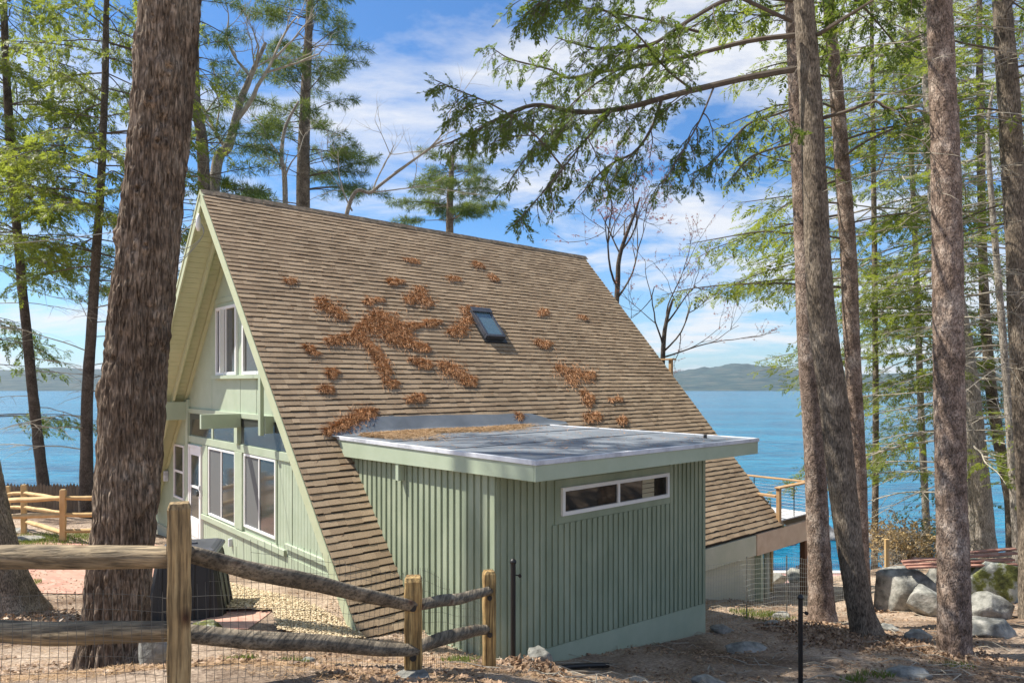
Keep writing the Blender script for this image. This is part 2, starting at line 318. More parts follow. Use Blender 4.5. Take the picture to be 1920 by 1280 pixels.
M['postwood'] = fencewood('split_post_wood', [(.20,.14,.075),(.46,.32,.15),(.66,.50,.26)], 2)
M['postyellow'] = fencewood('new_post_wood', [(.30,.17,.06),(.52,.34,.13),(.70,.50,.22)], 2)
M['railwood'] = fencewood('split_rail_wood', [(.18,.145,.10),(.36,.275,.165),(.52,.41,.26)], 0)
M['railgrey'] = fencewood('weathered_rail_wood', [(.13,.11,.08),(.26,.215,.155),(.42,.35,.25)], 1)

# ------------------------------------------------------------ ground
def groundmat():
    m = bpy.data.materials.new('forest_floor'); m.use_nodes = True; t = m.node_tree; b = t.nodes['Principled BSDF']; b.inputs['Roughness'].default_value = .95; b.inputs['Specular IOR Level'].default_value = .2
    co = N(t, 'ShaderNodeTexCoord')
    a = N(t, 'ShaderNodeTexNoise', Scale=.55, Detail=6.0, Roughness=.6); Lk(t, co, 'Object', a, 'Vector')
    f = N(t, 'ShaderNodeTexNoise', Scale=22.0, Detail=8.0, Roughness=.75); Lk(t, co, 'Object', f, 'Vector')
    r1 = N(t, 'ShaderNodeValToRGB'); Lk(t, a, 'Fac', r1, 0); e = r1.color_ramp.elements
    e[0].position = .36; e[0].color = (.23,.17,.125,1); e[1].position = .58; e[1].color = (.60,.50,.40,1)
    r2 = N(t, 'ShaderNodeValToRGB'); Lk(t, f, 'Fac', r2, 0); e = r2.color_ramp.elements
    e[0].position = .35; e[0].color = (.35,.3,.27,1); e[1].position = .68; e[1].color = (1.25,1.2,1.15,1)
    mu = N(t, 'ShaderNodeMixRGB', blend_type='MULTIPLY'); mu.inputs[0].default_value = 1; Lk(t, r1, 0, mu, 1); Lk(t, r2, 0, mu, 2); Lk(t, mu, 0, b, 'Base Color')
    bp = N(t, 'ShaderNodeBump', Strength=.9, Distance=.04); Lk(t, f, 'Fac', bp, 'Height'); Lk(t, bp, 0, b, 'Normal'); return m
M['ground'] = groundmat()
def axis(a, b, fine0, fine1, sf, sc_):
    return np.r_[np.arange(a, fine0, sc_), np.arange(fine0, fine1, sf), np.arange(fine1, b+sc_, sc_)]
xs = axis(-200, 200, -16, 20, .14, 3.0); ys = axis(-60, 130, 2, 28, .14, 2.5)
X, Y = np.meshgrid(xs, ys, indexing='ij'); Zt = hgt(X, Y)
bumpy = (fbm(X*1.1, Y*1.1, 4, 3)-.5)*.16+(fbm(X*5, Y*5, 2, 8)-.5)*.05
near = np.clip((X+16)/2, 0, 1)*np.clip((20-X)/2, 0, 1)*np.clip((28-Y)/3, 0, 1)*np.clip((Y-2)/1, 0, 1)
damp = 1-.75*((X < -1.8) & (Y > 9.3))
g = MB(); g.grid(np.stack([X, Y, Zt+bumpy*near*damp*.8], -1)[:, ::-1])
struct(g.build('ground', M['ground'], smooth=True))

# lake
def watermat():
    m = bpy.data.materials.new('lake_water'); m.use_nodes = True; t = m.node_tree; b = t.nodes['Principled BSDF']
    b.inputs['Roughness'].default_value = .12; b.inputs['IOR'].default_value = 1.33
    co = N(t, 'ShaderNodeTexCoord'); mpn = N(t, 'ShaderNodeMapping'); mpn.inputs['Scale'].default_value = (.55, 1.0, 1); mpn.inputs['Rotation'].default_value = (0,0,rad(18)); Lk(t, co, 'Object', mpn, 0)
    a = N(t, 'ShaderNodeTexNoise', Scale=.9, Detail=5.0, Roughness=.6, Distortion=.4); Lk(t, mpn, 0, a, 'Vector')
    c = N(t, 'ShaderNodeTexNoise', Scale=.12, Detail=4.0, Roughness=.6); Lk(t, mpn, 0, c, 'Vector')
    big = N(t, 'ShaderNodeMath', operation='MULTIPLY_ADD'); Lk(t, c, 'Fac', big, 0); big.inputs[1].default_value = 3.0; Lk(t, a, 'Fac', big, 2)
    bp = N(t, 'ShaderNodeBump', Strength=1.0, Distance=.55); Lk(t, big, 0, bp, 'Height'); Lk(t, bp, 0, b, 'Normal')
    m3 = N(t, 'ShaderNodeMapping'); m3.inputs['Scale'].default_value = (.012, .05, 1); Lk(t, co, 'Object', m3, 0)
    d = N(t, 'ShaderNodeTexNoise', Scale=1.0, Detail=6.0, Roughness=.65); Lk(t, m3, 0, d, 'Vector')
    m5 = N(t, 'ShaderNodeMapping'); m5.inputs['Scale'].default_value = (.35, 1.3, 1); Lk(t, co, 'Object', m5, 0)
    d5 = N(t, 'ShaderNodeTexNoise', Scale=.35, Detail=6.0, Roughness=.75); Lk(t, m5, 0, d5, 'Vector')
    mixn = N(t, 'ShaderNodeMath', operation='MULTIPLY_ADD'); Lk(t, d, 'Fac', mixn, 0); mixn.inputs[1].default_value = .45
    m6 = N(t, 'ShaderNodeMath', operation='MULTIPLY'); Lk(t, d5, 'Fac', m6, 0); m6.inputs[1].default_value = .55; Lk(t, m6, 0, mixn, 2)
    r = N(t, 'ShaderNodeValToRGB'); Lk(t, mixn, 0, r, 0); e = r.color_ramp.elements
    e[0].position = .40; e[0].color = (.001,.045,.12,1); e[1].position = .59; e[1].color = (.012,.22,.35,1); Lk(t, r, 0, b, 'Base Color')
    return m
M['water'] = watermat()
g = MB(); g.grid(np.array([[[-4000,40,-14],[4000,40,-14]],[[-4000,5200,-14],[4000,5200,-14]]], float)[:, :].transpose(1,0,2)[::-1])
struct(g.build('water', M['water'], recalc=True))
# far hills
M['hill'] = pmat('wooded_hill', [(.018,.045,.060),(.040,.075,.080),(.09,.105,.10)], .02, rough=1, bump=.8, bscale=.06, dist=6)  # blue of the distant haze put into the hill colour
def hills():
    g = MB(); A = np.radians(np.arange(-75, 76, .25)); Ds = np.linspace(1130, 2600, 26)
    AA, DD = np.meshgrid(A, Ds, indexing='ij'); deg = np.degrees(AA)
    # height profile by bearing (degrees from straight ahead)
    px = 960+F0*np.tan(np.clip(AA, -1.0, 1.0))
    prof = np.interp(px, [-400,0,120,260,400,900,1100,1250,1330,1385,1450,1520,1620,1760,1920,2300], [30,24,30,20,14,12,14,20,30,37,31,20,16,20,24,18])
    t = (DD-1130)/(2600-1130); sh = np.sin(np.clip(t*1.25, 0, 1)*np.pi/2)
    Z = -14.6+(prof/F0*DD*.92+14)*sh*(.86+.28*fbm(AA*60, DD*.004, 4, 5))
    g.grid(np.stack([DD*np.sin(AA)/np.maximum(np.cos(AA),.2)*np.cos(AA)*1.0, DD*np.cos(AA)/np.cos(AA)**.0, Z], -1))
    # build as bearings on arcs of constant depth
    g.V[0] = np.stack([DD*np.tan(np.clip(AA, -1.2, 1.2)), DD, Z], -1).reshape(-1,3)
    struct(g.build('hills', M['hill'], smooth=True, recalc=True))
hills()

# ------------------------------------------------------------ shingle material (tone per tab)
def shinglemat():
    m = bpy.data.materials.new('asphalt_shingle'); m.use_nodes = True; t = m.node_tree; b = t.nodes['Principled BSDF']; b.inputs['Roughness'].default_value = .95; b.inputs['Specular IOR Level'].default_value = .2
    g = N(t, 'ShaderNodeNewGeometry'); r = N(t, 'ShaderNodeValToRGB'); Lk(t, g, 'Random Per Island', r, 0); e = r.color_ramp.elements
    e[0].position = 0; e[0].color = (.29,.21,.138,1); e[1].position = 1; e[1].color = (.405,.305,.205,1)
    co = N(t, 'ShaderNodeTexCoord'); n = N(t, 'ShaderNodeTexNoise', Scale=90.0, Detail=3.0); Lk(t, co, 'Object', n, 'Vector')
    n2 = N(t, 'ShaderNodeTexNoise', Scale=.9, Detail=4.0); Lk(t, co, 'Object', n2, 'Vector')
    a = N(t, 'ShaderNodeMapRange'); a.inputs[1].default_value = .3; a.inputs[2].default_value = .7; a.inputs[3].default_value = .72; a.inputs[4].default_value = 1.2; Lk(t, n, 'Fac', a, 0)
    a2 = N(t, 'ShaderNodeMapRange'); a2.inputs[1].default_value = .3; a2.inputs[2].default_value = .7; a2.inputs[3].default_value = .82; a2.inputs[4].default_value = 1.12; Lk(t, n2, 'Fac', a2, 0)
    mm = N(t, 'ShaderNodeMath', operation='MULTIPLY'); Lk(t, a, 0, mm, 0); Lk(t, a2, 0, mm, 1)
    mu = N(t, 'ShaderNodeVectorMath', operation='SCALE'); Lk(t, r, 0, mu, 0); Lk(t, mm, 0, mu, 'Scale'); Lk(t, mu, 0, b, 'Base Color')
    bp = N(t, 'ShaderNodeBump', Strength=.5, Distance=.004); Lk(t, n, 'Fac', bp, 'Height'); Lk(t, bp, 0, b, 'Normal'); return m
M['shingle'] = shinglemat()
M['roofdeck'] = pmat('roof_underlay', [(.025,.02,.016)], rough=.9)  # near black: butt shadows between shingle courses put into the underlay colour
M['ridgecap'] = pmat('mossy_ridge_cap', [(.05,.05,.03),(.12,.09,.065),(.22,.18,.13)], 9, rough=.95, bump=.6)

CA, SA = HW/math.hypot(HW,HH), HH/math.hypot(HW,HH)      # .667, .745
def rp(u, s, h=0, side=1): return wp(u, side*(s*CA+h*SA), -s*SA+h*CA)
def rbox(mb, u0, u1, s0, s1, h0, h1, side=1, h1b=None):
    h1b = h1 if h1b is None else h1b
    P = [rp(u0,s0,h0,side),rp(u1,s0,h0,side),rp(u1,s1,h0,side),rp(u0,s1,h0,side),rp(u0,s0,h1,side),rp(u1,s0,h1,side),rp(u1,s1,h1b,side),rp(u0,s1,h1b,side)]
    if side > 0: P = [P[i] for i in (3,2,1,0,7,6,5,4)]
    mb.hexa(P)
SLEN = math.hypot(HW, HH)
BASEH = wp(HL/2, 0, -8.2)
house = thing('a_frame_house', 'pale green A-frame cottage with steep brown shingle roof and flat-roofed side addition', 'house', BASEH)
def hp(name, mb, m, bevel=0, smooth=False, parent=None, **k): return mb.build(name, M[m], parent or house, bevel=bevel, smooth=smooth, **k)

roofs = []
for side in (1, -1):
    g = MB(); rbox(g, 0.004 if side < 0 else 0.0, HL, 0.0, SLEN, -.14, 0, side); rf = hp('roof', g, 'roofdeck', recalc=True); roofs.append(rf)
    g = MB(); s = 0.0; k = 0; ex = .1305
    while s < SLEN-.01:
        s1 = min(s+ex, SLEN+.02); u = -.03-rng.random()*.2
        jog = .004*math.sin(k*1.7)
        while u < HL+.02:
            w = rng.choice([.13,.17,.22,.28,.31]); u1 = min(u+w, HL+.03); u0 = max(u, -.035)
            if u1-u0 > .01:
                hh = .016+.004*(rng.random() < .35)+.002*rng.random(); dl = -.012*(rng.random() < .35)
                rbox(g, u0+.0010, u1-.0010, s+.018, s1+dl+jog, .001, .012, side, hh+.004)
            u += w
        s += ex; k += 1
    g.build('shingles', M['shingle'], rf, recalc=True) if False else None
    o = g.build('shingles', M['shingle'], rf, recalc=True)
g = MB(); u = -.04
while u < HL:
    for side in (1, -1):
        rbox(g, u, u+.30, -.012, .15, .018, .022+.012*rng.random(), side)
    u += .27
hp('ridge_cap', g, 'ridgecap', recalc=True)

# soffit boards, rafters, bargeboards
for side in (1, -1):
    g = MB(); s = .18
    while s < SLEN-.2:
        rbox(g, .012, .80, s, s+.137, -.158, -.1405, side); s += .1425
    hp('soffit', g, 'soffit', recalc=True)
    for uu in (.40,):
        g = MB(); rbox(g, uu, uu+.06, .3, SLEN-.05, -.32, -.16, side); hp('rafter', g, 'soffit', bevel=.005, recalc=True)
    g = MB(); rbox(g, .72, .80, .4, SLEN-.05, -.25, -.16, side); hp('rafter', g, 'soffit', recalc=True)
    g = MB(); rbox(g, -.045, -.002, .0, SLEN+.08, -.215, -.005, side); hp('bargeboard', g, 'soffit', bevel=.004, recalc=True)
    g = MB(); rbox(g, HL+.002, HL+.045, .0, SLEN+.05, -.2, -.005, side); hp('bargeboard', g, 'soffit', recalc=True)
    g = MB(); rbox(g, -.06, -.0455, .0, SLEN+.05, -.045, .014, side); hp('drip_edge', g, 'soffit', recalc=True)

# gable wall
UG = .80
def gpoly(poly, u0, u1):
    g = MB(); P = [wp(u1, v, z) for v, z in poly]; g.prism(P, wp(u0,0,0)-wp(u1,0,0)); return g
hp('gable_wall', gpoly([(-6.85,-8.75),(6.85,-8.75),(6.85,-7.88),(0,-.23),(-6.85,-7.88)], UG, UG+.12), 'sage', recalc=True)
hp('gable_wall', gpoly([(-6.85,-10.2),(6.85,-10.2),(6.85,-7.88),(0,-.23),(-6.85,-7.88)], HL-.9, HL-.8), 'sage', recalc=True)
# grooved siding boards (right of the windows, under the windows, left bay)
g = MB()
def boards(v0, v1, z0, z1, step=.138):
    v = v0
    while v < v1-.02:
        ve = min(v+step-.011, v1); top = min(z1, -SL*abs(max(abs(v),abs(ve)))-.26)
        if top > z0+.05: g.ubox(UG-.012, UG+.002, v, ve, z0, top)
        v += step
boards(2.12, 6.6, -7.5, -5.66); boards(-2.45, 6.6, -8.7, -7.56); boards(-6.6, -5.02, -8.3, -4.4); boards(-5.0, -4.1, -8.3, -7.38); boards(-5.0, -4.1, -5.82, -5.0); boards(-4.05, -3.76, -8.3, -5.2)
hp('siding', g, 'sage', recalc=True)
def trim(name, v0, v1, z0, z1, out, m='sage', inn=0.0, bev=.004):
    g = MB(); g.ubox(UG-out, UG-inn+.001, v0, v1, z0, z1); return hp(name, g, m, bevel=bev)
trim('trim_band', -3.70, 2.75, -5.70, -5.53, .045)
trim('trim_band', -3.70, 2.35, -4.945, -4.83, .05)
trim('corner_post', -3.74, -3.58, -8.6, -4.6, .075)
trim('corner_post', -.19, .26, -7.42, -5.705, .055)
trim('window_post', -.10, .10, -5.52, -4.95, .10)
trim('window_post', -1.82, -1.70, -5.52, -4.95, .035)
trim('sill_board', -2.50, 2.55, -7.56, -7.44, .07)
trim('sill_board', 2.56, 6.0, -7.40, -7.30, .06)
trim('sill_board', -1.62, 1.70, -4.07, -3.99, .11)
trim('corner_post', -2.50, -2.12, -7.43, -5.71, .035)
trim('corner_post', 2.80, 2.84, -7.42, -5.75, .022, 'sage_shaded')
trim('corner_post', 2.05+.02, 2.11, -7.42, -5.71, .035)
for vv in (-1.9, .0, .95): trim('panel_seam', vv, vv+.035, -4.82, -4.08, .007)
trim('panel_seam', -1.62, 1.62, -2.28, -2.16, .02)
trim('foundation', -6.85, 6.85, -9.2, -8.28, .05, 'concrete2')
# outlook beams
for v0, v1, u0, z0, z1 in [(.10,.20,-.09,-5.15,-4.84),(-.20+2.1,2.0,.58,-5.18,-4.83),(-3.86,-3.70,.02,-5.13,-4.66)]:
    g = MB(); g.ubox(u0, UG-.05, v0, v1, z0, z1); hp('outlook_beam', g, 'sage', bevel=.004)
g = MB(); g.ubox(.50, .575, 1.84, 1.95, -5.22, -3.2); hp('corner_post', g, 'sage')

def win(name, plane, a0, a1, z0, z1, mulls=(), fw=.05, glass='glass_dark', glasses=None, out=.035, hm=()):
    """plane 'g': gable wall (a = v), 'r': right addition wall (a = u)"""
    def bx(g, p0, p1, q0, q1, o0, o1):
        if plane == 'g': g.ubox(UG-o1, UG-o0, p0, p1, q0, q1)
        else: g.ubox(p0, p1, 8.771+o0, 8.771+o1, q0, q1)
    fr = MB(); bx(fr, a0, a1, z1-fw, z1, -.01, out); bx(fr, a0, a1, z0, z0+fw, -.01, out); bx(fr, a0, a0+fw, z0+fw, z1-fw, -.01, out); bx(fr, a1-fw, a1, z0+fw, z1-fw, -.01, out)
    for m_ in mulls: bx(fr, m_-fw*.45, m_+fw*.45, z0+fw, z1-fw, -.01, out-.008)
    for h_, hw in hm: bx(fr, a0+fw, a1-fw, h_-hw/2, h_+hw/2, -.01, out-.012)
    f = hp('window' if name == 'window' else name, fr, 'white')
    edges = [a0+fw]+[x for m_ in mulls for x in (m_-fw*.45, m_+fw*.45)]+[a1-fw]
    for i in range(0, len(edges), 2):
        g = MB(); bx(g, edges[i], edges[i+1], z0+fw, z1-fw, -.008, (.006 if plane == 'g' else .024)+.004*(i//2)); g.build('pane', M[(glasses[i//2] if glasses else glass)], f)
    return f
win('window', 'g', -2.06, -.22, -7.40, -5.73, (-1.15,), glasses=['screen','glass_mid'])
win('window', 'g', .32, 2.05, -7.32, -5.71, (1.17,), glasses=['screen','glass_mid'])
win('window', 'g', -4.98, -4.07, -7.32, -5.85, (), glasses=['glass_mid'], hm=((-6.58,.06),))
win('window', 'g', -1.48, -.13, -3.98, -2.38, (-.82,), glasses=['glass_mid','glass_mid'], fw=.07, out=.05)
win('window', 'g', .24, 1.55, -3.98, -2.55, (), glasses=['glass_mid'], fw=.07, out=.05)
def transom(v0, v1, z0, z1):
    g = MB(); g.ubox(UG-.01, UG, v0, v1, z0, z1); f = hp('transom_window', g, 'sage')
    g = MB(); g.ubox(UG-.02, UG-.0105, v0+.02, v1-.02, z0+.01, z1-.01); g.build('pane', M['glass_mid'], f)
transom(-3.55, -1.83, -5.525, -4.95); transom(-1.69, -.11, -5.525, -4.95); transom(.12, 2.62, -5.525, -4.95)
# open casement sash seen edge-on
g = MB(); g.ubox(UG-.15, UG-.05, -.90, -.86, -3.93, -2.45); sash = hp('casement_sash', g, 'white')
# storm door
g = MB(); g.ubox(UG-.07, UG, -3.55, -3.48, -8.25, -5.76); g.ubox(UG-.07, UG, -2.62, -2.53, -8.25, -5.76); g.ubox(UG-.07, UG, -3.48, -2.62, -5.83, -5.76)
hp('door_frame', g, 'white')
g = MB()
for a in [(-3.47,-2.63,-8.2,-7.62),(-3.47,-3.39,-7.62,-6.02),(-2.72,-2.63,-7.62,-6.02),(-3.47,-2.63,-6.02,-5.84),(-3.39,-2.72,-6.86,-6.80)]: g.ubox(UG-.05, UG-.01, a[0], a[1], a[2], a[3])
g.ubox(UG-.06, UG-.05, -3.36, -2.74, -8.1, -7.7)
door = hp('door', g, 'white')
g = MB(); g.ubox(UG-.03, UG-.015, -3.39, -2.72, -7.62, -6.02); g.build('pane', M['glass_mid'], door)
g = MB(); g.ubox(UG-.12, UG-.05, -2.70, -2.67, -7.02, -6.90); g.ubox(UG-.12, UG-.10, -2.70, -2.60, -6.97, -6.945); g.build('handle', M['knobdark'], door)
g = MB(); g.ubox(UG-.10, UG-.07, -2.60, -2.54, -6.86, -6.74); hp('lockset', g, 'metal_edge')
g = MB(); g.ubox(UG-.09, UG, -.50, -.44, -7.90, -7.72); hp('hose_bracket', g, 'metal_edge', bevel=.01)
g = MB(); g.ubox(UG-.14, UG-.012, -5.60, -5.50, -6.95, -6.65); hp('wall_light', g, 'metal_edge', bevel=.02)

# skylight
g = MB(); s0, s1 = 3.27, 4.20; u0, u1 = 5.58, 6.18; t_ = .075
for a in [(u0,u1,s0,s0+t_),(u0,u1,s1-t_,s1),(u0,u0+t_,s0+t_,s1-t_),(u1-t_,u1,s0+t_,s1-t_)]: rbox(g, a[0], a[1], a[2], a[3], -.01, .135)
skl = hp('skylight', g, 'binlid', bevel=.006, recalc=True)
g = MB(); rbox(g, u0+t_-.001, u1-t_+.001, s0+t_-.001, s1-t_+.001, .0, .118); g.build('pane', M['glass_sky'], skl, recalc=True)
g = MB(); rbox(g, u0-.015, u1+.015, s0-.05, s0+.11, .136, .160); g.build('hood', M['binlid'], skl, bevel=.005, recalc=True)
g = MB(); rbox(g, u0-.06, u1+.06, s0-.10, s1+.10, .0, .028); g.build('flashing', M['knobdark'], skl, recalc=True)

# addition: walls
UA0, UA1, VA = .963, 5.724, 8.771
ZT, ZF, ZM = -5.09, -5.345, -5.145
g = MB(); g.ubox(UA0, UA1, VA-.12, VA, -9.3, -5.2); hp('addition_wall', g, 'sage_shaded')
P = [wp(UA0+.0, v, z) for v, z in [(4.75,-5.3),(6.95,-7.9),(6.95,-9.2),(VA-.121,-9.2),(VA-.121,-5.2),(4.75,-5.2)]]
g = MB(); g.prism(P, wp(UA0+.1,0,0)-wp(UA0,0,0)); hp('addition_wall', g, 'sage_shaded', recalc=True)
g = MB(); g.ubox(UA1-.1, UA1-.003, 4.7, VA-.121, -9.8, -5.2); hp('addition_wall', g, 'sage_shaded')
g = MB()    # ribs, left wall
v = 4.86
while v < VA-.05:
    ve = v+.096; z0 = max(-8.02, -SL*v-.02) if ve < 6.97 else -8.02
    if ve < 6.97: g.hexa([wp(UA0-.024,ve,-SL*ve),wp(UA0+.001,ve,-SL*ve),wp(UA0+.001,v,-SL*v),wp(UA0-.024,v,-SL*v),wp(UA0-.024,ve,-5.25),wp(UA0+.001,ve,-5.25),wp(UA0+.001,v,-5.25),wp(UA0-.024,v,-5.25)])
    else: g.ubox(UA0-.024, UA0+.001, v, min(ve, VA+.024), z0-.1*rng.random()*0, -5.25)
    v += .152
hp('siding', g, 'sage_shaded', bevel=.004, recalc=True)
g = MB()    # ribs, right wall
u = UA0+.06
while u < UA1-.02:
    ue = min(u+.079, UA1); zb = -7.80-.22*(u-UA0)/(UA1-UA0)
    if 2.02-.09 < u < 4.69: g.ubox(u, ue, VA-.001, VA+.024, zb, -6.155); g.ubox(u, ue, VA-.001, VA+.024, -5.50, -5.25)
    else: g.ubox(u, ue, VA-.001, VA+.024, zb, -5.25)
    u += .1185
hp('siding', g, 'sage_shaded', bevel=.004)
g = MB(); g.ubox(2.02, 4.72, VA-.001, VA+.018, -6.15, -5.53); hp('window_surround', g, 'sage_shaded')
P = [wp(UA0-.01,VA+.012,-9.4),wp(UA1+.012,VA+.012,-9.5),wp(UA1+.012,VA+.012,-8.03),wp(UA0-.01,VA+.012,-7.81)]
g = MB(); g.prism(P, Gv*-.05); hp('foundation', g, 'concrete', recalc=True)
g = MB(); g.ubox(UA0-.035, UA0-.0, 7.2, VA+.012, -9.2, -7.86); hp('foundation', g, 'concrete')
w = win('window', 'r', 2.13, 4.63, -6.04, -5.64, (3.36,), fw=.055, glasses=['glass_dark','glass_dark'], out=.06)
g = MB()
for k in range(4): g.ubox(3.95, 4.25, 8.785, 8.803, -5.985+.075*k, -5.985+.075*k+.066)
g.build('through_view', M['view_panel'], w)  # added slatted panel standing in for the shingles seen through the glass
# flat roof
UF0, UF1, VF = .815, 5.925, 9.64
g = MB(); g.ubox(UF0+.04, UF1-.04, 4.5, VF-.04, -5.28, ZT-.012); hp('flat_roof_slab', g, 'roofdeck')
xs_ = np.linspace(UF0+.02, UF1-.02, 90); vs_ = np.linspace(4.50, VF-.02, 90); A_, B_ = np.meshgrid(xs_, vs_, indexing='ij')
zz = ZT-.008+.014*(fbm(A_*1.2, B_*1.2, 3, 2)-.5)
g = MB(); g.grid((np.array([OX,OY,OZ])+A_[...,None]*Ru+B_[...,None]*Gv+zz[...,None]*np.array([0,0,1]))[:, ::-1]); fr_ = hp('flat_roof', g, 'membrane', smooth=True, recalc=True)
# membrane lapped up on to the slope
uu = np.linspace(.72, 6.55, 60); tt = np.linspace(0, 1, 7); A_, T_ = np.meshgrid(uu, tt, indexing='ij')
top = np.interp(A_, [.72,1.2,1.7,5.6,6.1,6.55], [4.50,4.44,4.33,4.38,4.50,4.56])+.02*(fbm(A_*3, A_*0, 2, 4)-.5)
Vv = top+(4.72-top)*T_; hh = .045+.012*fbm(A_*4, T_*3, 2, 6)
Zz = np.where(T_ < .98, -SL*Vv+hh, ZT+.004); Zz = np.maximum(Zz, ZT+.004)
g = MB(); g.grid((np.array([OX,OY,OZ])+A_[...,None]*Ru+Vv[...,None]*Gv+Zz[...,None]*np.array([0,0,1]))[:, ::-1]); g.build('flashing', M['membrane'], fr_, smooth=True, recalc=True)
g = MB()
for vq in (6.1, 7.7): g.ubox(UF0+.03, UF1-.03, vq, vq+.06, ZT-.014, ZT+.0035)
hp('membrane_seam', g, 'membrane')
# fascia
def fas(name, m, o, z0, z1, zb0=None, off=0.0):
    zb0 = z0 if zb0 is None else zb0
    g = MB(); a = UF0-off; b = UF0+.035
    g.hexa([wp(a,VF-.0,z0),wp(b,VF,z0),wp(b,4.66,zb0),wp(a,4.66,zb0),wp(a,VF,z1),wp(b,VF,z1),wp(b,4.50,z1),wp(a,4.50,z1)]); hp(name, g, m, bevel=.004, recalc=True)
    g = MB(); g.ubox(UF0-off, UF1+off, VF+.001, VF+.036+off, z0, z1); hp(name, g, m, bevel=.004)
    g = MB(); g.ubox(UF1-.035, UF1+off, 4.7, VF, z0, z1); hp(name, g, m, bevel=.004)
fas('fascia', 'sage', 0, ZF, ZM-.001, -5.43)
fas('drip_edge', 'metal_edge', 0, ZM, ZT+.006, None, .018)
g = MB(); g.ubox(UF0+.036, UF1-.036, VA-.2, VF-.001, -5.305, -5.285); g.ubox(UF0+.036, UA0+.05, 4.9, VA-.2, -5.305, -5.285); hp('soffit', g, 'sage_shaded')
g = MB(); g.ubox(UA0-.135, UA0-.026, 6.50, 6.585, -5.66, -5.31); hp('bracket', g, 'sage', bevel=.004)
# debris specks and scupper on membrane
g = MB(); g.tube([wp(5.4,9.0,ZT-.02), wp(5.4,9.0,ZT+.05)], .03, 10); hp('roof_vent', g, 'knobdark')

# concrete wall under the eave and painted rim
g = MB(); g.ubox(UA1+.012, 11.2, 6.35, 6.68, -11.0, -8.30); hp('foundation', g, 'concrete2', bevel=.02)
g = MB(); g.ubox(UA1+.012, 10.74, 6.60, 6.93, -8.36, -7.86); hp('eave_fascia', g, 'concrete2', bevel=.01)
g = MB(); g.ubox(1.2, 11.0, -6.9, -6.7, -11.0, -7.9); hp('foundation', g, 'concrete2')
# upper balcony rail at the lake gable
g = MB(); g.ubox(12.25, 12.35, 3.24, 3.34, -5.2, -3.49); g.ubox(12.25, 12.35, -3.34, -3.24, -5.2, -3.49); g.ubox(12.2, 12.4, -3.4, 3.42, -3.488, -3.44); hp('balcony_rail', g, 'deckwood', bevel=.005)
g = MB(); g.ubox(11.2, 12.4, -3.4, 3.4, -5.3, -5.15); hp('balcony_floor', g, 'deckwood')

# ------------------------------------------------------------ deck
dk = thing('deck', 'raised timber deck with cable railing beyond the brown roof eave', 'deck', wp(12.8, 5, -10.6))
DZ = -7.66
g = MB(); v = -6.0
while v < 6.8: g.ubox(11.95, 13.55, v, v+.135, DZ-.03, DZ); v += .142
g.build('floor', M['decktop'], dk)
g = MB(); g.ubox(10.745, 13.60, 6.84, 6.95, -8.37, -7.84); g.build('rim_beam', M['deckbeam'], dk, bevel=.01)
g = MB(); g.ubox(13.56, 13.66, -6, 6.95, -8.1, -7.70); g.build('rim_beam', M['deckbeam'], dk)
for (a, b, z0, z1, m, w) in [(11.92,6.88,-7.8,-6.86,'deckwood',.10),(13.50,6.88,-7.7,-6.84,'deckwood',.10),(13.45,6.78,-10.6,-8.38,'darkpost',.15),(13.5,5.8,-10.8,-8.1,'yellowwood',.12),(13.5,1.5,-10.8,-8.1,'darkpost',.12),(13.5,3.5,-7.7,-6.88,'deckwood',.1)]:
    g = MB(); g.ubox(a-w/2, a+w/2, b-w/2, b+w/2, z0, z1); g.build('post', M[m], dk, bevel=.008)
g = MB(); g.tube([wp(12.0,6.5,-10.6), wp(12.0,6.5,-8.38)], .075, 16); g.build('steel_column', M['concrete2'], dk, smooth=True)
for a in [(11.84,13.62,6.80,6.96,-6.855,-6.815),(13.42,13.58,-6,6.79,-6.855,-6.815),(11.86,11.98,4.0,6.82,-7.09,-7.03)]:
    g = MB(); g.ubox(*a); g.build('cap_rail', M['deckwood'], dk, bevel=.006)
g = MB()
for k in range(8):
    z = DZ+.10+k*.088
    g.tube([wp(11.92,6.88,z), wp(13.5,6.88,z)], .004, 5); g.tube([wp(13.5,6.88,z), wp(13.5,-5,z)], .004, 5)
g.build('cable', M['steel'], dk)
for (a, b) in [(12.72,6.88),(13.5,5.3),(13.5,2.6),(13.5,1.0)]:
    g = MB(); g.tube([wp(a,b,DZ), wp(a,b,-6.86)], .013, 8); g.build('baluster', M['black'], dk)

# ------------------------------------------------------------ foliage templates and tree builders
def leaf(b, t, w, nrm):     # diamond leaf from b to t, half width w, in plane with normal nrm
    b = np.asarray(b, float); t = np.asarray(t, float); d = t-b; s = np.cross(d, nrm); s /= np.linalg.norm(s)+1e-9
    m = b+d*.45; return [b, m+s*w, t, m-s*w]
def frond(n, w, seed, flat=.5):        # flat hemlock spray along +x, length 1, in the xy plane
    r = np.random.default_rng(seed); Q = []
    for i in range(n):
        t = (i+.5)/n; sd = 1 if i % 2 else -1; L = .42*(1-t*.65)*(.7+.6*r.random()); a = rad(38+25*r.random())
        p = np.array([t*.85, 0, -.12*t*t]); q = p+L*np.array([math.cos(a), sd*math.sin(a), flat*(r.random()-.6)])
        Q.append(leaf(p, q, w*(.7+.6*r.random()), np.array([.2*(r.random()-.5), .5*(r.random()-.5), 1])))
    Q.append(leaf([.7,0,-.06], [1.1,0,-.18], w, np.array([0,0,1.])))
    return np.array(Q)
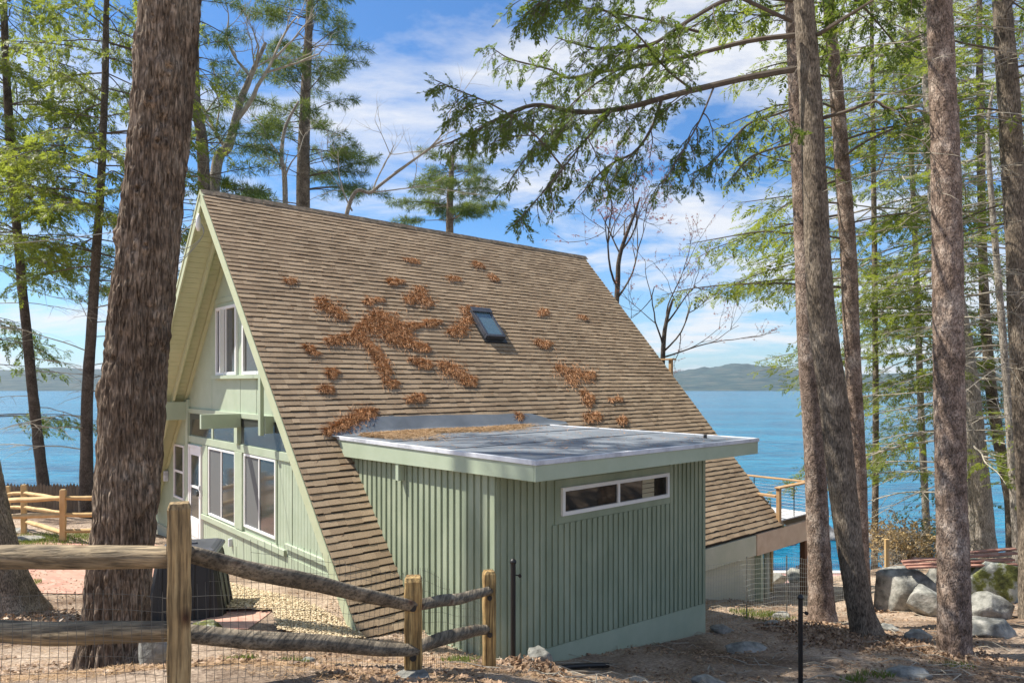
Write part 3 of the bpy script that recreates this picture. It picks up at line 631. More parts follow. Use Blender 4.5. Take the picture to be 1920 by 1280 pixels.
def tuft(n, w, seed):  # pine tuft
    r = np.random.default_rng(seed); Q = []
    for i in range(n):
        d = r.normal(size=3); d[0] = abs(d[0])*1.0+.15; d /= np.linalg.norm(d); 
        Q.append(leaf(np.array([.1,0,0]), d*(.7+.4*r.random()), w, r.normal(size=3)))
    return np.array(Q)
FR_NEAR = [frond(20, .045, k) for k in range(4)]
FR_MID = [frond(13, .048, 10+k) for k in range(4)]
FR_FAR = [frond(11, .055, 20+k) for k in range(3)]
TU = [tuft(20, .024, 30+k) for k in range(3)]
class Leaves:
    def __init__(s): s.p = []; s.d = []; s.u = []; s.s = []
    def add(s, p, d, u, sc): s.p.append(p); s.d.append(d); s.u.append(u); s.s.append(sc)
    def build(s, name, m, parent, temps, r):
        p = np.array(s.p); d = np.array(s.d); u = np.array(s.u); sc = np.array(s.s); n = len(p)
        if n == 0: return None
        d /= np.linalg.norm(d, axis=1)[:,None]+1e-9; u = u-d*(u*d).sum(1)[:,None]; u /= np.linalg.norm(u, axis=1)[:,None]+1e-9; b = np.cross(u, d)
        ti = r.integers(0, len(temps), n); g = MB()
        for k, T in enumerate(temps):
            I = np.where(ti == k)[0]
            if len(I) == 0: continue
            V = p[I][:,None,None]+sc[I][:,None,None,None]*(T[None,...,0:1]*d[I][:,None,None]+T[None,...,1:2]*b[I][:,None,None]+T[None,...,2:3]*u[I][:,None,None])
            V = V.reshape(-1,3); g.add(V, np.arange(len(V)).reshape(-1,4))
        return g.build(name, m, parent)
def unit(v): return v/(np.linalg.norm(v)+1e-9)
def curve(P, n):       # smooth resample (Catmull-Rom)
    P = np.asarray(P, float); m = len(P)
    Q = np.vstack([2*P[0]-P[1], P, 2*P[-1]-P[-2]]); t = np.linspace(0, m-1-1e-6, n); i = t.astype(int); f = (t-i)[:,None]
    a, b, c, d = Q[i], Q[i+1], Q[i+2], Q[i+3]
    return .5*((2*b)+(c-a)*f+(2*a-5*b+4*c-d)*f**2+(3*b-a-3*c+d)*f**3)
def limbpath(p, d, L, r, n=7, up0=0.0, droop=.25, wob=.10):
    P = [np.array(p, float)]; d = unit(np.array(d, float)+np.array([0,0,up0]))
    for i in range(n-1):
        d = unit(d+np.array([0,0,-droop/(n-1)])+r.normal(size=3)*wob*np.array([1,1,.6])); P.append(P[-1]+d*L/(n-1))
    return np.array(P)
class Tree:
    """trunk, branches, foliage as three meshes under one Empty"""
    def __init__(s, name, label, base, seed, group=None, cat='tree'):
        s.root = thing(name, label, cat, base, group); s.r = np.random.default_rng(seed); s.T = MB(); s.B = MB(); s.L = Leaves(); s.D = MB()
    def trunk(s, P, R, segs=24, step=.12, disp=None, mat='bark_grey'):
        P = np.asarray(P, float); L = np.linalg.norm(np.diff(P, axis=0), axis=1).sum(); n = max(6, int(L/step))
        s.P = curve(P, n); s.R = np.interp(np.linspace(0, len(P)-1, n), np.arange(len(P)), R)
        if disp is not None: s.R = s.R*.985+.006
        s.T.tube(s.P, s.R, segs, disp); s.tm = mat; s.disp = disp
    def at(s, z):
        i = int(np.argmin(abs(s.P[:,2]-z))); return s.P[i], s.R[i]
    def twigs(s, path, L, spr, dens=1.0, t0=.22, tw=.42, r0=.006, hang=.35, dead=False, jit=.35, mindl=.12):
        r = s.r; n = max(2, int(L/.16*dens)); Pm = curve(path, 16)
        for k in range(n):
            t = t0+(1-t0)*(k+r.random())/n; q = t*15; i = min(int(q), 14); p = Pm[i]+(Pm[i+1]-Pm[i])*(q-i); d = unit(Pm[i+1]-Pm[i])
            side = unit(np.cross(d, [0,0,1.])+1e-6)*(1 if (k % 2) else -1)
            dd = unit(d*.75+side*(.6+.5*r.random())+np.array([0,0,-hang*(.4+r.random())])+r.normal(size=3)*.15)
            l = max(mindl, L*tw*(1.05-t)*(.6+.7*r.random())+.10)
            e = p+dd*l*.55+r.normal(size=3)*.03*l; f = e+unit(dd+np.array([0,0,-hang*.8]))*l*.45
            (s.D if dead else s.B).tube([p, e, f], [r0*(.6+l), r0*.7*(.5+l*.7), r0*.3], 3, cap=False)
            if dead:
                if r.random() < .6:
                    e2 = e+unit(dd+r.normal(size=3)*.6)*l*.5; s.D.tube([e, e2], [r0*.5, r0*.2], 3, cap=False)
                continue
            m = max(2, int(l/(spr*.42)))
            for j in range(m):
                a = (j+.6)/m; q_ = p+(e-p)*min(1, a/.55) if a < .55 else e+(f-e)*((a-.55)/.45)
                dv = unit(dd+np.array([0,0,-hang*.5])+r.normal(size=3)*jit*1.3)
                s.L.add(q_, dv, np.array([0,0,1.])+r.normal(size=3)*jit, spr*(.65+.6*r.random()))
    def limb(s, path, r0, spr, dens=1.0, r1=.006, dead=False, segs=6, **k):
        path = np.asarray(path, float); L = np.linalg.norm(np.diff(path, axis=0), axis=1).sum(); n = max(8, int(L/.15))
        C = curve(path, n); R = np.linspace(1, 0, n)**.8*(r0-r1)+r1
        (s.D if dead else s.B).tube(C, R, segs)
        s.twigs(path, L, spr, dens, dead=dead, **k)
        return C
    def sublimbs(s, C, n, L, r0, spr, dens=1.0, t0=.2, droop=.5, **k):
        r = s.r
        for i in range(n):
            t = t0+(1-t0)*(i+r.random()*.8)/n; j = min(int(t*(len(C)-1)), len(C)-2); d = unit(C[j+1]-C[j])
            side = unit(np.cross(d, [0,0,1.]))*(1 if i % 2 else -1)
            dd = unit(d*.8+side*(.5+.5*r.random())+np.array([0,0,-.1-.2*r.random()]))
            l = L*(1.15-t*.8)*(.7+.5*r.random())
            s.limb(limbpath(C[j], dd, l, r, 6, 0, droop, .12), r0*(1.1-t*.6), spr, dens, r1=.004, segs=5, **k)
    def whorl(s, z0, z1, n, Lf, spr, dens=1.0, r0=.022, up0=.1, droop=.5, dead=False, azf=None, **k):
        r = s.r
        for i in range(n):
            z = z0+(z1-z0)*(i+r.random())/n; c, R = s.at(z); t = (z-z0)/(z1-z0)
            az_ = r.random()*2*math.pi if azf is None else azf(r)
            d = np.array([math.cos(az_), math.sin(az_), 0.]); L = Lf(t)*(.65+.6*r.random())
            P = limbpath(c+d*R*.8, d, L, r, 7, up0, droop, .11)
            if dead: s.limb(P, r0*(.35+.25*L), spr, dens, dead=True, segs=4, **k)
            else:
                s.limb(P, r0*(.4+.3*L), spr, dens, **k)
    def done(s, leafm='hemlock', temps=None, bm='twig', lname='foliage'):
        s.T.build('trunk', M[s.tm], s.root, smooth=True)
        if s.B.n: s.B.build('branches', M[bm], s.root)
        if s.D.n: s.D.build('dead_branches', M['deadtwig'], s.root)
        s.L.build(lname, M[leafm], s.root, temps or FR_MID, s.r)
        return s.root

def furrow(k=26, zs=2.0, dep=.018, knots=(), lowf=.05, flare=None, seed=0):
    def f(th, s, rr):
        u = th/(2*np.pi)
        w = vn(u*8, s*1.3, 8, seed+1)*1.6+vn(u*16, s*4, 16, seed+2)*.5
        n1 = abs(vn(u*k+w*0+np.floor(0), s*zs+w, k, seed+3)-.5)*2; n2 = abs(vn(u*k*2, s*zs*2.2+w*2, k*2, seed+4)-.5)*2
        gro = np.exp(-(n1/.30)**2)*.8+np.exp(-(n2/.25)**2)*.4
        o = -dep*gro+dep*.8*(vn(u*k*3, s*14, k*3, seed+6)-.5)
        o = o+lowf*(vn(u*4, s*.7, 4, seed+5)-.5)*rr
        for (a, z, h, w_) in knots:
            da = (th-a+np.pi) % (2*np.pi)-np.pi; q = ((da*rr)/w_)**2+((s-z)/w_)**2
            o = o+h*np.exp(-q*.8)-h*1.5*np.exp(-q*7)
        if flare:
            nf, amp, hh = flare; lob = .55+.45*np.cos(th*nf+1.3+2*vn(u*4, s*0, 4, seed+9)); o = o+amp*np.exp(-s/hh)*(.4+lob)
        return o
    return f
def tp(pts, d, base_drop=.25):     # pixel trunk outline -> world path + radii; pts = (x, y, width[, depth])
    P = []; R = []
    for p in pts:
        dd = p[3] if len(p) > 3 else d
        P.append(pt(p[0], p[1], dd)); R.append(p[2]/2/F0*dd)
    P[0] = P[0].copy()
    P.insert(0, P[0]-np.array([0,0,base_drop])); R.insert(0, R[0]*1.02)
    return P, R
def extend(P, R, h, taper=.25, lean=None):
    d = unit(P[-1]-P[-2]); d = unit(d*1.0+np.array([0,0,.5])); r = R[-1]
    for k in range(1, 5): P.append(P[-1]+d*h/4); R.append(r*(1-(1-taper)*k/4))
    return P, R

# --- the big foreground hemlock
t = Tree('hemlock_tree', 'massive furrowed brown trunk just behind the split-rail fence, before the cottage gable', pt(212,1262,6.5), 1)
P, R = tp([(212,1262,138),(215,1200,122),(222,1100,118),(232,1000,116),(240,900,118),(250,760,119),(259,640,117),(277,480,117),(292,320,115),(307,160,114),(320,0,116),(327,-90,112)], 6.5)
P, R = extend(P, R, 11, .2); R = [q*.925 for q in R]
front = -math.pi/2
kn = []
for (x, y, h, w) in [(305,10,.05,.09),(270,95,.05,.08),(340,140,.045,.08),(308,202,.035,.06),(322,275,.035,.05),(285,365,.04,.06),(238,450,.045,.06),(300,466,.035,.05),(185,735,.06,.09),(310,50,.03,.05)]:
    yy = y; cx = np.interp(-yy, [-1262,-1000,-640,-320,0], [212,232,259,292,320]); s_ = (1262-yy)/F0*6.5+.25
    kn.append((front+math.asin(max(-.95, min(.95, (x-cx)/58))), s_, h, w))
t.trunk(P, R, 200, .017, furrow(26, 1.7, .030, kn, .05, (6,.13,.30), 3), 'bark_big')
rr_ = t.r
t.whorl(7.2, 13.5, 34, lambda q: 4.6*(1-q*.5), .32, .9, r0=.03, up0=.15, droop=.3, azf=lambda r: r.uniform(-.25, 1.9))  # limbs out of view on one side, shaped to shade the flat roof
t.done('hemlock', FR_FAR)

# --- left edge hemlock with flared base
t = Tree('hemlock_tree', 'trunk with a wide flared base at the left edge behind the fence rails', pt(5,1150,11), 2)
P, R = tp([(6,1150,108),(-6,1060,82),(-20,980,72),(-33,900,64),(-56,760,58),(-90,500,52),(-130,200,46)], 11)
P, R = extend(P, R, 16, .3)
t.trunk(P, R, 64, .05, furrow(22, 2.4, .014, (), .06, (5,.25,.35), 8), 'bark_grey')
t.whorl(15, 20, 30, lambda q: 3.4*(1-q*.5), .36, .8, droop=.4)  # unseen crown, raised so sunlight reaches the addition's left wall
t.done('hemlock', FR_FAR)

# --- left background
t = Tree('hemlock_tree', 'slim dark hemlock leaning left above the picket fence, feathery crown', pt(86,935,27), 3, 'trees on the shore behind the picket fence')
P, R = tp([(88,960,22),(80,900,20),(62,740,18),(40,520,16),(20,280,15),(6,0,12)], 27, 1.5); P, R = extend(P, R, 5, .3)
t.trunk(P, R, 12, .3, furrow(8, 1, .02), 'bark_dark')
t.whorl(-1, 5, 12, lambda q: 3.5, .4, .4, r0=.014, up0=.0, droop=.3, dead=True)
t.whorl(4.5, 19, 80, lambda q: 5.2*(1-q*.5), .36, .75, r0=.016, up0=.15, droop=.5)
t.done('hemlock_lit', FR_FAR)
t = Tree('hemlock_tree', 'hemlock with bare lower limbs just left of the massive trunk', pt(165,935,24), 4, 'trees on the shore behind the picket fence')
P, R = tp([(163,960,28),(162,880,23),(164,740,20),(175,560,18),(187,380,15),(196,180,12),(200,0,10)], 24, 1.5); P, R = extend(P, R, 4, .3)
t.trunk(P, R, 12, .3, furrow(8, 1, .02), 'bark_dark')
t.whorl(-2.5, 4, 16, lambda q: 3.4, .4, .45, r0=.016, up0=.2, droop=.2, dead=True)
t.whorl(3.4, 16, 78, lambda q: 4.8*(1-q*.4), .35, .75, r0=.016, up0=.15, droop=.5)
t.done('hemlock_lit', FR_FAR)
t = Tree('hemlock_tree', 'far feathery hemlock at the extreme left with drooping boughs low over the water', pt(-60,930,30), 5, 'trees on the shore behind the picket fence')
P, R = tp([(-50,960,22),(-60,600,20),(-70,200,16),(-75,0,12)], 30, 1.5); P, R = extend(P, R, 4, .3)
t.trunk(P, R, 10, .4, None, 'bark_dark')
t.whorl(-2, 18, 60, lambda q: 4.6*(1-q*.4), .42, .6, r0=.016, up0=.1, droop=.5)
t.done('hemlock', FR_FAR)

# --- pines behind the ridge
def pine(label, pts, d, seed, z0, z1, n, L, spr, dens, top=3, lm='pine', lean=None, grp='pines behind the roof ridge', dead=0, azf=None):
    t = Tree('pine_tree', label, pt(pts[0][0], pts[0][1], d), seed, grp)
    P, R = tp(pts, d, 2.0); P, R = extend(P, R, top, .3)
    t.trunk(P, R, 12, .35, furrow(8, 1, .02), 'bark_grey')
    t.whorl(z0, z1, n, L, spr, dens, r0=.020, up0=.25, droop=.25, hang=.05, t0=.35, azf=azf)
    if dead: t.whorl(z0-3, z0+4, dead, lambda q: 2.2, spr, .4, r0=.014, dead=True, up0=.2, droop=.2)
    t.done(lm, TU); return t
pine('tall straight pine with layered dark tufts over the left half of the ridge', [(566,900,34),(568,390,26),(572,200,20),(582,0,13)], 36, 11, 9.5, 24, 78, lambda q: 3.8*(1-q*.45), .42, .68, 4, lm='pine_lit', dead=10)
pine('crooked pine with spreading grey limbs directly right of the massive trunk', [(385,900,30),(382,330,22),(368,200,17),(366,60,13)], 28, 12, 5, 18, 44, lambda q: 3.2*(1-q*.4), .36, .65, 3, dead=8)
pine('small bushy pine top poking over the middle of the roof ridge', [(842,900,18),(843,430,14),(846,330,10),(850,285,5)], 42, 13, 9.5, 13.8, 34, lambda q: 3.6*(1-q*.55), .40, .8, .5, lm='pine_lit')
pine('dark pine half hidden behind the massive trunk', [(300,900,30),(322,500,22),(335,300,18),(338,100,12)], 33, 14, 3, 20, 40, lambda q: 3.0*(1-q*.3), .42, .5, 3)
# bare forked and leaning trees behind the ridge
def bare(label, name, pts, d, seed, forks, mat='twig', grp=None, depth=3, L0=.55, bud=None, r0k=.55, leafn=0):
    t = Tree(name, label, pt(pts[0][0], pts[0][1], d), seed, grp); P, R = tp(pts, d, 1.0)
    t.trunk(P, R, 9, .3, None, 'bark_dark' if mat == 'twig' else 'bark_pale'); r = t.r
    def rec(p, dr, L, rad_, lev):
        Q = limbpath(p, dr, L, r, 6, .06, -.15, .16)
        t.B.tube(curve(Q, 8), np.linspace(rad_, rad_*.45, 8), 4 if lev else 5, cap=False)
        if lev >= depth:
            if bud:
                for _ in range(3): i = r.integers(2, 6); t.L.add(Q[min(i,5)], r.normal(size=3), r.normal(size=3), bud*(.6+.8*r.random()))
            return
        for k in range(3 if lev < 2 else 4):
            i = 2+int(r.integers(0, 4)); dd = unit(unit(Q[min(i,5)]-Q[i-1])+r.normal(size=3)*.55); rec(Q[min(i,5)], dd, L*(.5+.3*r.random()), rad_*.5, lev+1)
    for (x, y, dx_, dy_, L, rr) in forks:
        rec(pt(x, y, d), np.array([dx_, r.normal()*.4, dy_]), L, rr, 0)
    m_ = {'twig':'bark_dark','dead':'deadtwig'}[mat]
    t.T.build('trunk', M[t.tm], t.root, smooth=True); t.B.build('branches', M[m_], t.root)
    if t.L.p: t.L.build('buds', M['bud'], t.root, [tuft(5, .12, 3)], r)
    return t
bare('bare twisting grey tree forking above the gable peak between two pines', 'bare_tree', [(398,900,22),(402,360,20),(430,270,17),(455,180,12),(498,80,6)], 30, 21,
     [(440,230,.6,.7,3.2,.12),(425,280,-.5,.8,2.6,.10),(470,150,-.4,.9,2.0,.08),(455,180,.7,.5,2.2,.08)], 'dead', 'bare trees behind the house')
bare('thin bare forked snag beside the straight tall pine', 'bare_tree', [(535,900,12),(535,380,10),(528,300,8),(535,240,6),(560,190,4)], 32, 22, [(533,370,.4,.8,2.2,.06),(528,300,-.3,.9,1.8,.05)], 'dead', 'bare trees behind the house')
bare('pale bare tree leaning right over the ridge beyond the tall pine', 'bare_tree', [(575,900,9),(648,410,8),(700,358,6),(762,310,5),(830,262,3)], 31, 23,
     [(660,395,-.4,.8,2.4,.045),(700,355,.1,.9,2.2,.04),(740,324,.9,.35,2.8,.05),(800,280,.8,.5,2.0,.035),(700,360,.95,.02,3.0,.035)], 'dead', 'bare trees behind the house')
bare('tall bare sapling with reddish buds right of the roof end', 'bare_tree', [(1130,900,12),(1156,565,10),(1162,480,8),(1190,400,5),(1200,370,3)], 30, 24,
     [(1157,560,.55,.8,3.4,.05),(1158,540,-.25,.95,3.6,.055),(1165,470,.6,.8,2.6,.045),(1165,480,-.5,.8,2.2,.04),(1170,440,.1,1,2.4,.04)], 'twig', 'bare trees behind the house', 3, bud=.10)
bare('low bare tree with drooping twigs above the balcony rail', 'bare_tree', [(1235,900,12),(1243,665,9),(1250,600,7),(1262,560,4)], 27, 25,
     [(1243,660,.6,.7,2.6,.04),(1243,650,-.4,.9,2.4,.04),(1246,610,.7,.6,2.2,.04),(1250,600,.0,1,2.2,.035),(1243,670,.9,.3,2.4,.035)], 'twig', 'bare trees behind the house', 3, bud=.07)

# --- right side: four near trunks
t = Tree('red_pine_tree', 'pinkish pine trunk wrapped in wire mesh at its foot, directly left of the leaning hemlock', pt(1536,1165,13), 31, 'near trunks right of the addition')
P, R = tp([(1541,1168,54),(1539,1110,44),(1534,1000,40),(1528,860,37),(1515,650,37),(1508,450,36),(1500,250,36),(1490,0,34)], 13); P, R = extend(P, R, 6, .3)
t.trunk(P, R, 40, .07, furrow(12, 3.2, .010, (), .06, (5,.06,.2), 12), 'bark_red')
t.whorl(7.5, 13, 14, lambda q: 2.6*(1-q*.4), .34, .55, droop=.3)
t.done('hemlock', FR_FAR)

t = Tree('hemlock_tree', 'grey-brown hemlock trunk curving left as it rises, with long leafy limbs over the roof', pt(1605,1192,11.5), 32, 'near trunks right of the addition')
tb = [(1626,1192,58),(1613,1140,46),(1597,1050,45),(1584,950,48),(1574,860,50),(1561,740,49),(1546,640,50),(1538,560,47),(1530,400,44),(1521,200,40),(1508,20,35),(1504,-30,34)]
P, R = tp(tb, 11.5)
tb_end = P[-1]; P, R = extend(P, R, 5, .3)
t.trunk(P, R, 56, .05, furrow(26, 2.6, .010, [(front, (1192-y)/F0*11.5+.25, .02, .035) for y in (30,100,170,225,275,390,410,550,620,760,860)], .05, (5,.08,.25), 15), 'bark_grey')
def LP(*a): return [pt(*q) for q in a]
limbs = [
 (LP((1060,320,9.6),(1000,250,9.3),(930,200,9.0),(860,170,8.8),(815,150,8.7)), .014, 9, .75),
 (LP((1310,60,11.0),(1230,40,10.8),(1130,20,10.6),(1050,10,10.5),(960,-5,10.4)), .022, 10, .9),
 (LP((1340,160,11.0),(1310,230,10.4),(1270,300,10.0),(1240,350,9.7)), .016, 7, .7),
 (LP((1160,130,12.2),(1100,170,11.6),(1040,230,11.2),(990,290,10.9),(950,350,10.7)), .016, 8, .8),
 (LP((1488,130,11.4),(1400,146,11.2),(1280,174,10.8),(1170,203,10.5),(1085,210,10.2),(1005,197,10.0),(940,220,9.8),(890,246,9.6),(828,275,9.4)), .055, 15, 1.15),
 (LP((1490,66,11.4),(1400,78,11.6),(1280,108,11.9),(1200,124,12.1),(1120,136,12.3),(1065,146,12.4),(1030,130,12.5),(960,112,12.6),(925,92,12.7)), .042, 13, 1.1),
 (LP((1486,0,11.4),(1380,-5,11.0),(1290,40,10.6),(1225,82,10.4),(1160,88,10.3),(1110,90,10.2),(1040,70,10.1)), .040, 10, 1.1),
 (LP((1240,188,10.7),(1222,240,10.6),(1190,285,10.5),(1150,305,10.4),(1120,330,10.2),(1080,375,10.0)), .026, 8, .9),
 (LP((1150,205,10.4),(1100,260,9.9),(1060,310,9.6),(1010,370,9.3),(965,420,9.1)), .018, 7, .7),
 (LP((1300,170,10.9),(1250,130,10.2),(1190,60,9.6),(1120,10,9.2)), .02, 5, .8),
 (LP((1480,270,11.4),(1430,285,11.0),(1400,300,10.7),(1375,330,10.5)), .02, 4, .6),
 (LP((1485,205,11.4),(1455,215,11.0),(1400,235,10.5),(1340,300,10.1),(1290,330,9.8)), .022, 6, .8),
 (LP((1484,40,11.3),(1300,-40,9.6),(1150,-60,8.8),(1050,-20,8.4),(980,30,8.2)), .03, 10, 1.0)]
for (pp, r0, ns, Ls) in limbs:
    C = t.limb(pp, r0, .17, .7, t0=.35, tw=.16, hang=.4, jit=.5)
    t.sublimbs(C, int(ns*1.6), Ls, .011, .17, 1.6, t0=.22, droop=.75, tw=.36, hang=.35, jit=.5)
for pp, r0 in [(LP((1532,66,11.4),(1580,36,11.2),(1645,-5,11.0),(1720,-60,10.8)), .04), (LP((1542,222,11.4),(1590,208,11.2),(1640,190,11.0),(1665,203,10.9),(1720,205,10.8),(1790,235,10.7)), .032)]:
    C = t.limb(pp, r0, .22, .25, t0=.4, tw=.15)
    t.sublimbs(C, 5, .9, .012, .22, .4, t0=.4, droop=.5, tw=.3)
t.whorl(6.8, 11.5, 16, lambda q: 3.2*(1-q*.4), .3, .6, droop=.3)
t.done('hemlock', FR_NEAR)

t = Tree('red_pine_tree', 'slender pink-grey pine trunk just right of the leaning hemlock and further back', pt(1608,1120,15.5), 33, 'near trunks right of the addition')
P, R = tp([(1618,1120,30),(1614,1000,26),(1610,860,25),(1597,640,28),(1591,480,29),(1580,320,27),(1567,150,24),(1552,0,17)], 15.5); P, R = extend(P, R, 5, .3)
t.trunk(P, R, 28, .09, furrow(10, 3, .010, (), .06, None, 19), 'bark_red')
t.whorl(2.0, 13, 34, lambda q: 3.4*(1-q*.3), .34, .6, r0=.018, droop=.45, azf=lambda r: math.pi+r.normal()*.9)
t.done('hemlock_lit', FR_MID)

t = Tree('red_pine_tree', 'stout scaly pinkish pine trunk standing alone in front of the boulders', pt(1790,1228,10.5), 34, 'near trunks right of the addition')
P, R = tp([(1791,1230,62),(1790,1200,57),(1788,1080,55),(1783,900,53),(1779,700,52),(1777,500,51),(1773,300,49),(1767,150,45),(1761,0,41),(1757,-60,40)], 10.5); P, R = extend(P, R, 6, .3)
t.trunk(P, R, 56, .045, furrow(13, 3.4, .012, [(front+rr, (1230-y)/F0*10.5+.25, .03, .04) for y, rr in ((65,-.3),(165,.5),(210,.9),(290,-.2),(375,.6),(475,.2),(590,.7),(600,-.4),(540,0),(810,.3))], .06, (6,.035,.15), 22), 'bark_red')
for y, dxx in [(65,-1),(165,1),(290,-1),(375,1),(210,-1),(120,1),(540,1),(598,1)]:
    c, R_ = t.at((Y0-y)/F0*10.5); t.B.tube(limbpath(c, [dxx,-.6,.1], .28, t.r, 4, 0, .2, .2), [.014,.010,.006,.003], 5)
t.whorl(2.6, 6.2, 16, lambda q: 1.7, .3, .5, r0=.010, dead=True, up0=.15, droop=.3)
t.whorl(6.6, 12, 14, lambda q: 2.8*(1-q*.4), .34, .5, droop=.3)
t.done('hemlock', FR_FAR)

# --- right background hemlocks
t = Tree('hemlock_tree', 'broad pale ridged trunk at the water edge behind the plank pile', pt(1838,1040,21), 35, 'hemlocks by the water at right')
P, R = tp([(1840,1040,54),(1836,960,46),(1826,840,42),(1812,700,38),(1790,560,32),(1760,430,26),(1748,300,22),(1738,130,18),(1728,0,15)], 21, .8); P, R = extend(P, R, 4, .3)
t.trunk(P, R, 32, .12, furrow(16, 2, .02, (), .06, (5,.1,.3), 29), 'bark_pale')
t.whorl(-3.4, 2, 20, lambda q: 4.2, .40, .34, r0=.016, up0=.05, droop=.5, dead=True)
t.whorl(-2.9, 14, 78, lambda q: 5.6*(1-q*.35), .34, .48, r0=.015, up0=.05, droop=.3, hang=.12)
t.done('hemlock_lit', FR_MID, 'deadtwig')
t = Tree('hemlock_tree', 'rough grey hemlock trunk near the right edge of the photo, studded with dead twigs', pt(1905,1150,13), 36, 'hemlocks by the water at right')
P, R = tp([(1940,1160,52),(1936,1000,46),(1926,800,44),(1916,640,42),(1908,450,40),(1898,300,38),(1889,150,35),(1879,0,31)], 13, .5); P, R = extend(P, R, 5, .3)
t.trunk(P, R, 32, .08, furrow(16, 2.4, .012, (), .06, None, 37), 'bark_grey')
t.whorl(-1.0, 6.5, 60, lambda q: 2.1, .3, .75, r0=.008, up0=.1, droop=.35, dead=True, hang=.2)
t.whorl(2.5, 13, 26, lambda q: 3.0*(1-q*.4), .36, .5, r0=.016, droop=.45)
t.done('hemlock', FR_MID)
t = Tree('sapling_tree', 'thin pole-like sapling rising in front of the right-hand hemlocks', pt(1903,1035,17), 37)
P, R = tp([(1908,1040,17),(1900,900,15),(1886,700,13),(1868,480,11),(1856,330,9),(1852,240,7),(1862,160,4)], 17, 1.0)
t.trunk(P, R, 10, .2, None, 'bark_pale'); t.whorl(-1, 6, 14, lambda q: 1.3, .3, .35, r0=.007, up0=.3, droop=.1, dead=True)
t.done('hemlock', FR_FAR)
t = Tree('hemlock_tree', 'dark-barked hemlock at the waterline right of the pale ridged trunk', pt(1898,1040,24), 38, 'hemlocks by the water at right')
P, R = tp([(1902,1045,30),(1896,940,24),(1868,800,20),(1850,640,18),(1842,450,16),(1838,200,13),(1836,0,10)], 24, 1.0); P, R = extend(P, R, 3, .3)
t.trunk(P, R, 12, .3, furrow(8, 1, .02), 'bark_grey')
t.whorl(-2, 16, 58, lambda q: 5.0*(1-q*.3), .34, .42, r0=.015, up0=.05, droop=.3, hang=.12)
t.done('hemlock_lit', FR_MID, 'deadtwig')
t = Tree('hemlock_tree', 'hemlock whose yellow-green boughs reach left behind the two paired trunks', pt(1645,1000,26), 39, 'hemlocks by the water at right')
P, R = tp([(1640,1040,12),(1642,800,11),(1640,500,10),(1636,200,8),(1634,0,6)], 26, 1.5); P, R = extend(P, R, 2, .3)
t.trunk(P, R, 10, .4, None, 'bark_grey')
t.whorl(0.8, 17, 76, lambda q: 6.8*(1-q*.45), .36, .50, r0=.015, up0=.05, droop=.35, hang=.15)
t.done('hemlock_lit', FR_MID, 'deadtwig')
t = Tree('hemlock_tree', 'far hemlock with a drooping low bough over water left of the stout trunk', pt(1735,1020,28), 40, 'hemlocks by the water at right')
P, R = tp([(1740,1040,13),(1728,800,12),(1718,500,10),(1705,200,8),(1700,0,6)], 28, 1.5); P, R = extend(P, R, 2, .3)
t.trunk(P, R, 10, .4, None, 'bark_pale')
t.whorl(-3.6, 17, 64, lambda q: 5.2*(1-q*.3), .36, .44, r0=.014, up0=.05, droop=.35, hang=.15)
t.done('hemlock', FR_MID, 'deadtwig')

# ------------------------------------------------------------ split-rail fences
def rough_bar(mb, p, q, r, segs=10, seed=0, flatk=.82, wob=.012, n=None, taper=1.0):
    p = np.asarray(p, float); q = np.asarray(q, float); L = np.linalg.norm(q-p); n = n or max(8, int(L/.08)); rr = np.random.default_rng(seed)
    t = np.linspace(0, 1, n)[:,None]; P = p+(q-p)*t
    P = P+np.c_[(vn(t[:,0]*3, t[:,0]*0, seed=seed % 7)-.5)*2*wob, (vn(t[:,0]*3, t[:,0]*0+5, seed=seed % 5)-.5)*2*wob, (vn(t[:,0]*4, t[:,0]*0+9, seed=seed % 6)-.5)*3*wob]
    R = r*(.85+.15*np.sin(np.pi*np.clip(t[:,0]*1.0, 0, 1)))*(1+(taper-1)*t[:,0])
    ph = rr.random()*6
    mb.tube(P, R, segs, lambda th, s, a: a*(.12*np.cos(th*2+ph)+.10*np.cos(th*4+.4)+.05*np.cos(th*3+ph*2)+.16*(vn(th/(2*np.pi)*5, s*1.5, 5, seed % 9)-.5)+.06*(vn(th/(2*np.pi)*10, s*12, 10, 3)-.5)))
def post(name, label, x, ytop, d, w, zb, mat='postwood', rot=.3, grp=None, root=None, mortise=None, chamfer=True):
    c = pt(x, ytop, d); zt = c[2]; c0 = np.array([c[0], c[1], zb]); g = MB(); a = w/2
    ca, sa = math.cos(rot), math.sin(rot); n = 14; rings = []
    prof = [(-.3,0,1)]+[(zb-zb+(zt-zb)*k/(n-1), 0, 1+.05*math.sin(k*1.7+x)) for k in range(n-1)]+[((zt-zb)-.03,0,.99),((zt-zb),0,.80)]
    for (z, _, s) in prof:
        ring = []
        for (ex, ey) in [(-1,-.86),(-.86,-1),(.86,-1),(1,-.86),(1,.86),(.86,1),(-.86,1),(-1,.86)]:
            X_ = ex*a*s; Y_ = ey*a*s; ring.append([c0[0]+X_*ca-Y_*sa, c0[1]+X_*sa+Y_*ca, zb+z])
        rings.append(ring)
    V = np.array(rings); m_ = V.shape[0]; i = np.arange(m_-1)[:,None]*8; j = np.arange(8)[None,:]; k_ = (j+1) % 8
    g.add(V.reshape(-1,3), np.stack([i+j, i+k_, i+8+k_, i+8+j], -1).reshape(-1,4))
    g.V.append(V[-1].mean(0)[None]); cidx = g.n; g.n += 1
    g.F[3].append(np.array([[(m_-1)*8+q, (m_-1)*8+(q+1) % 8, cidx] for q in range(8)]))
    return g, c0, zt
A1 = pt(336, 942, 3.8); A2 = pt(775, 1080, 5.4); A3 = pt(917, 1069, 7.4)
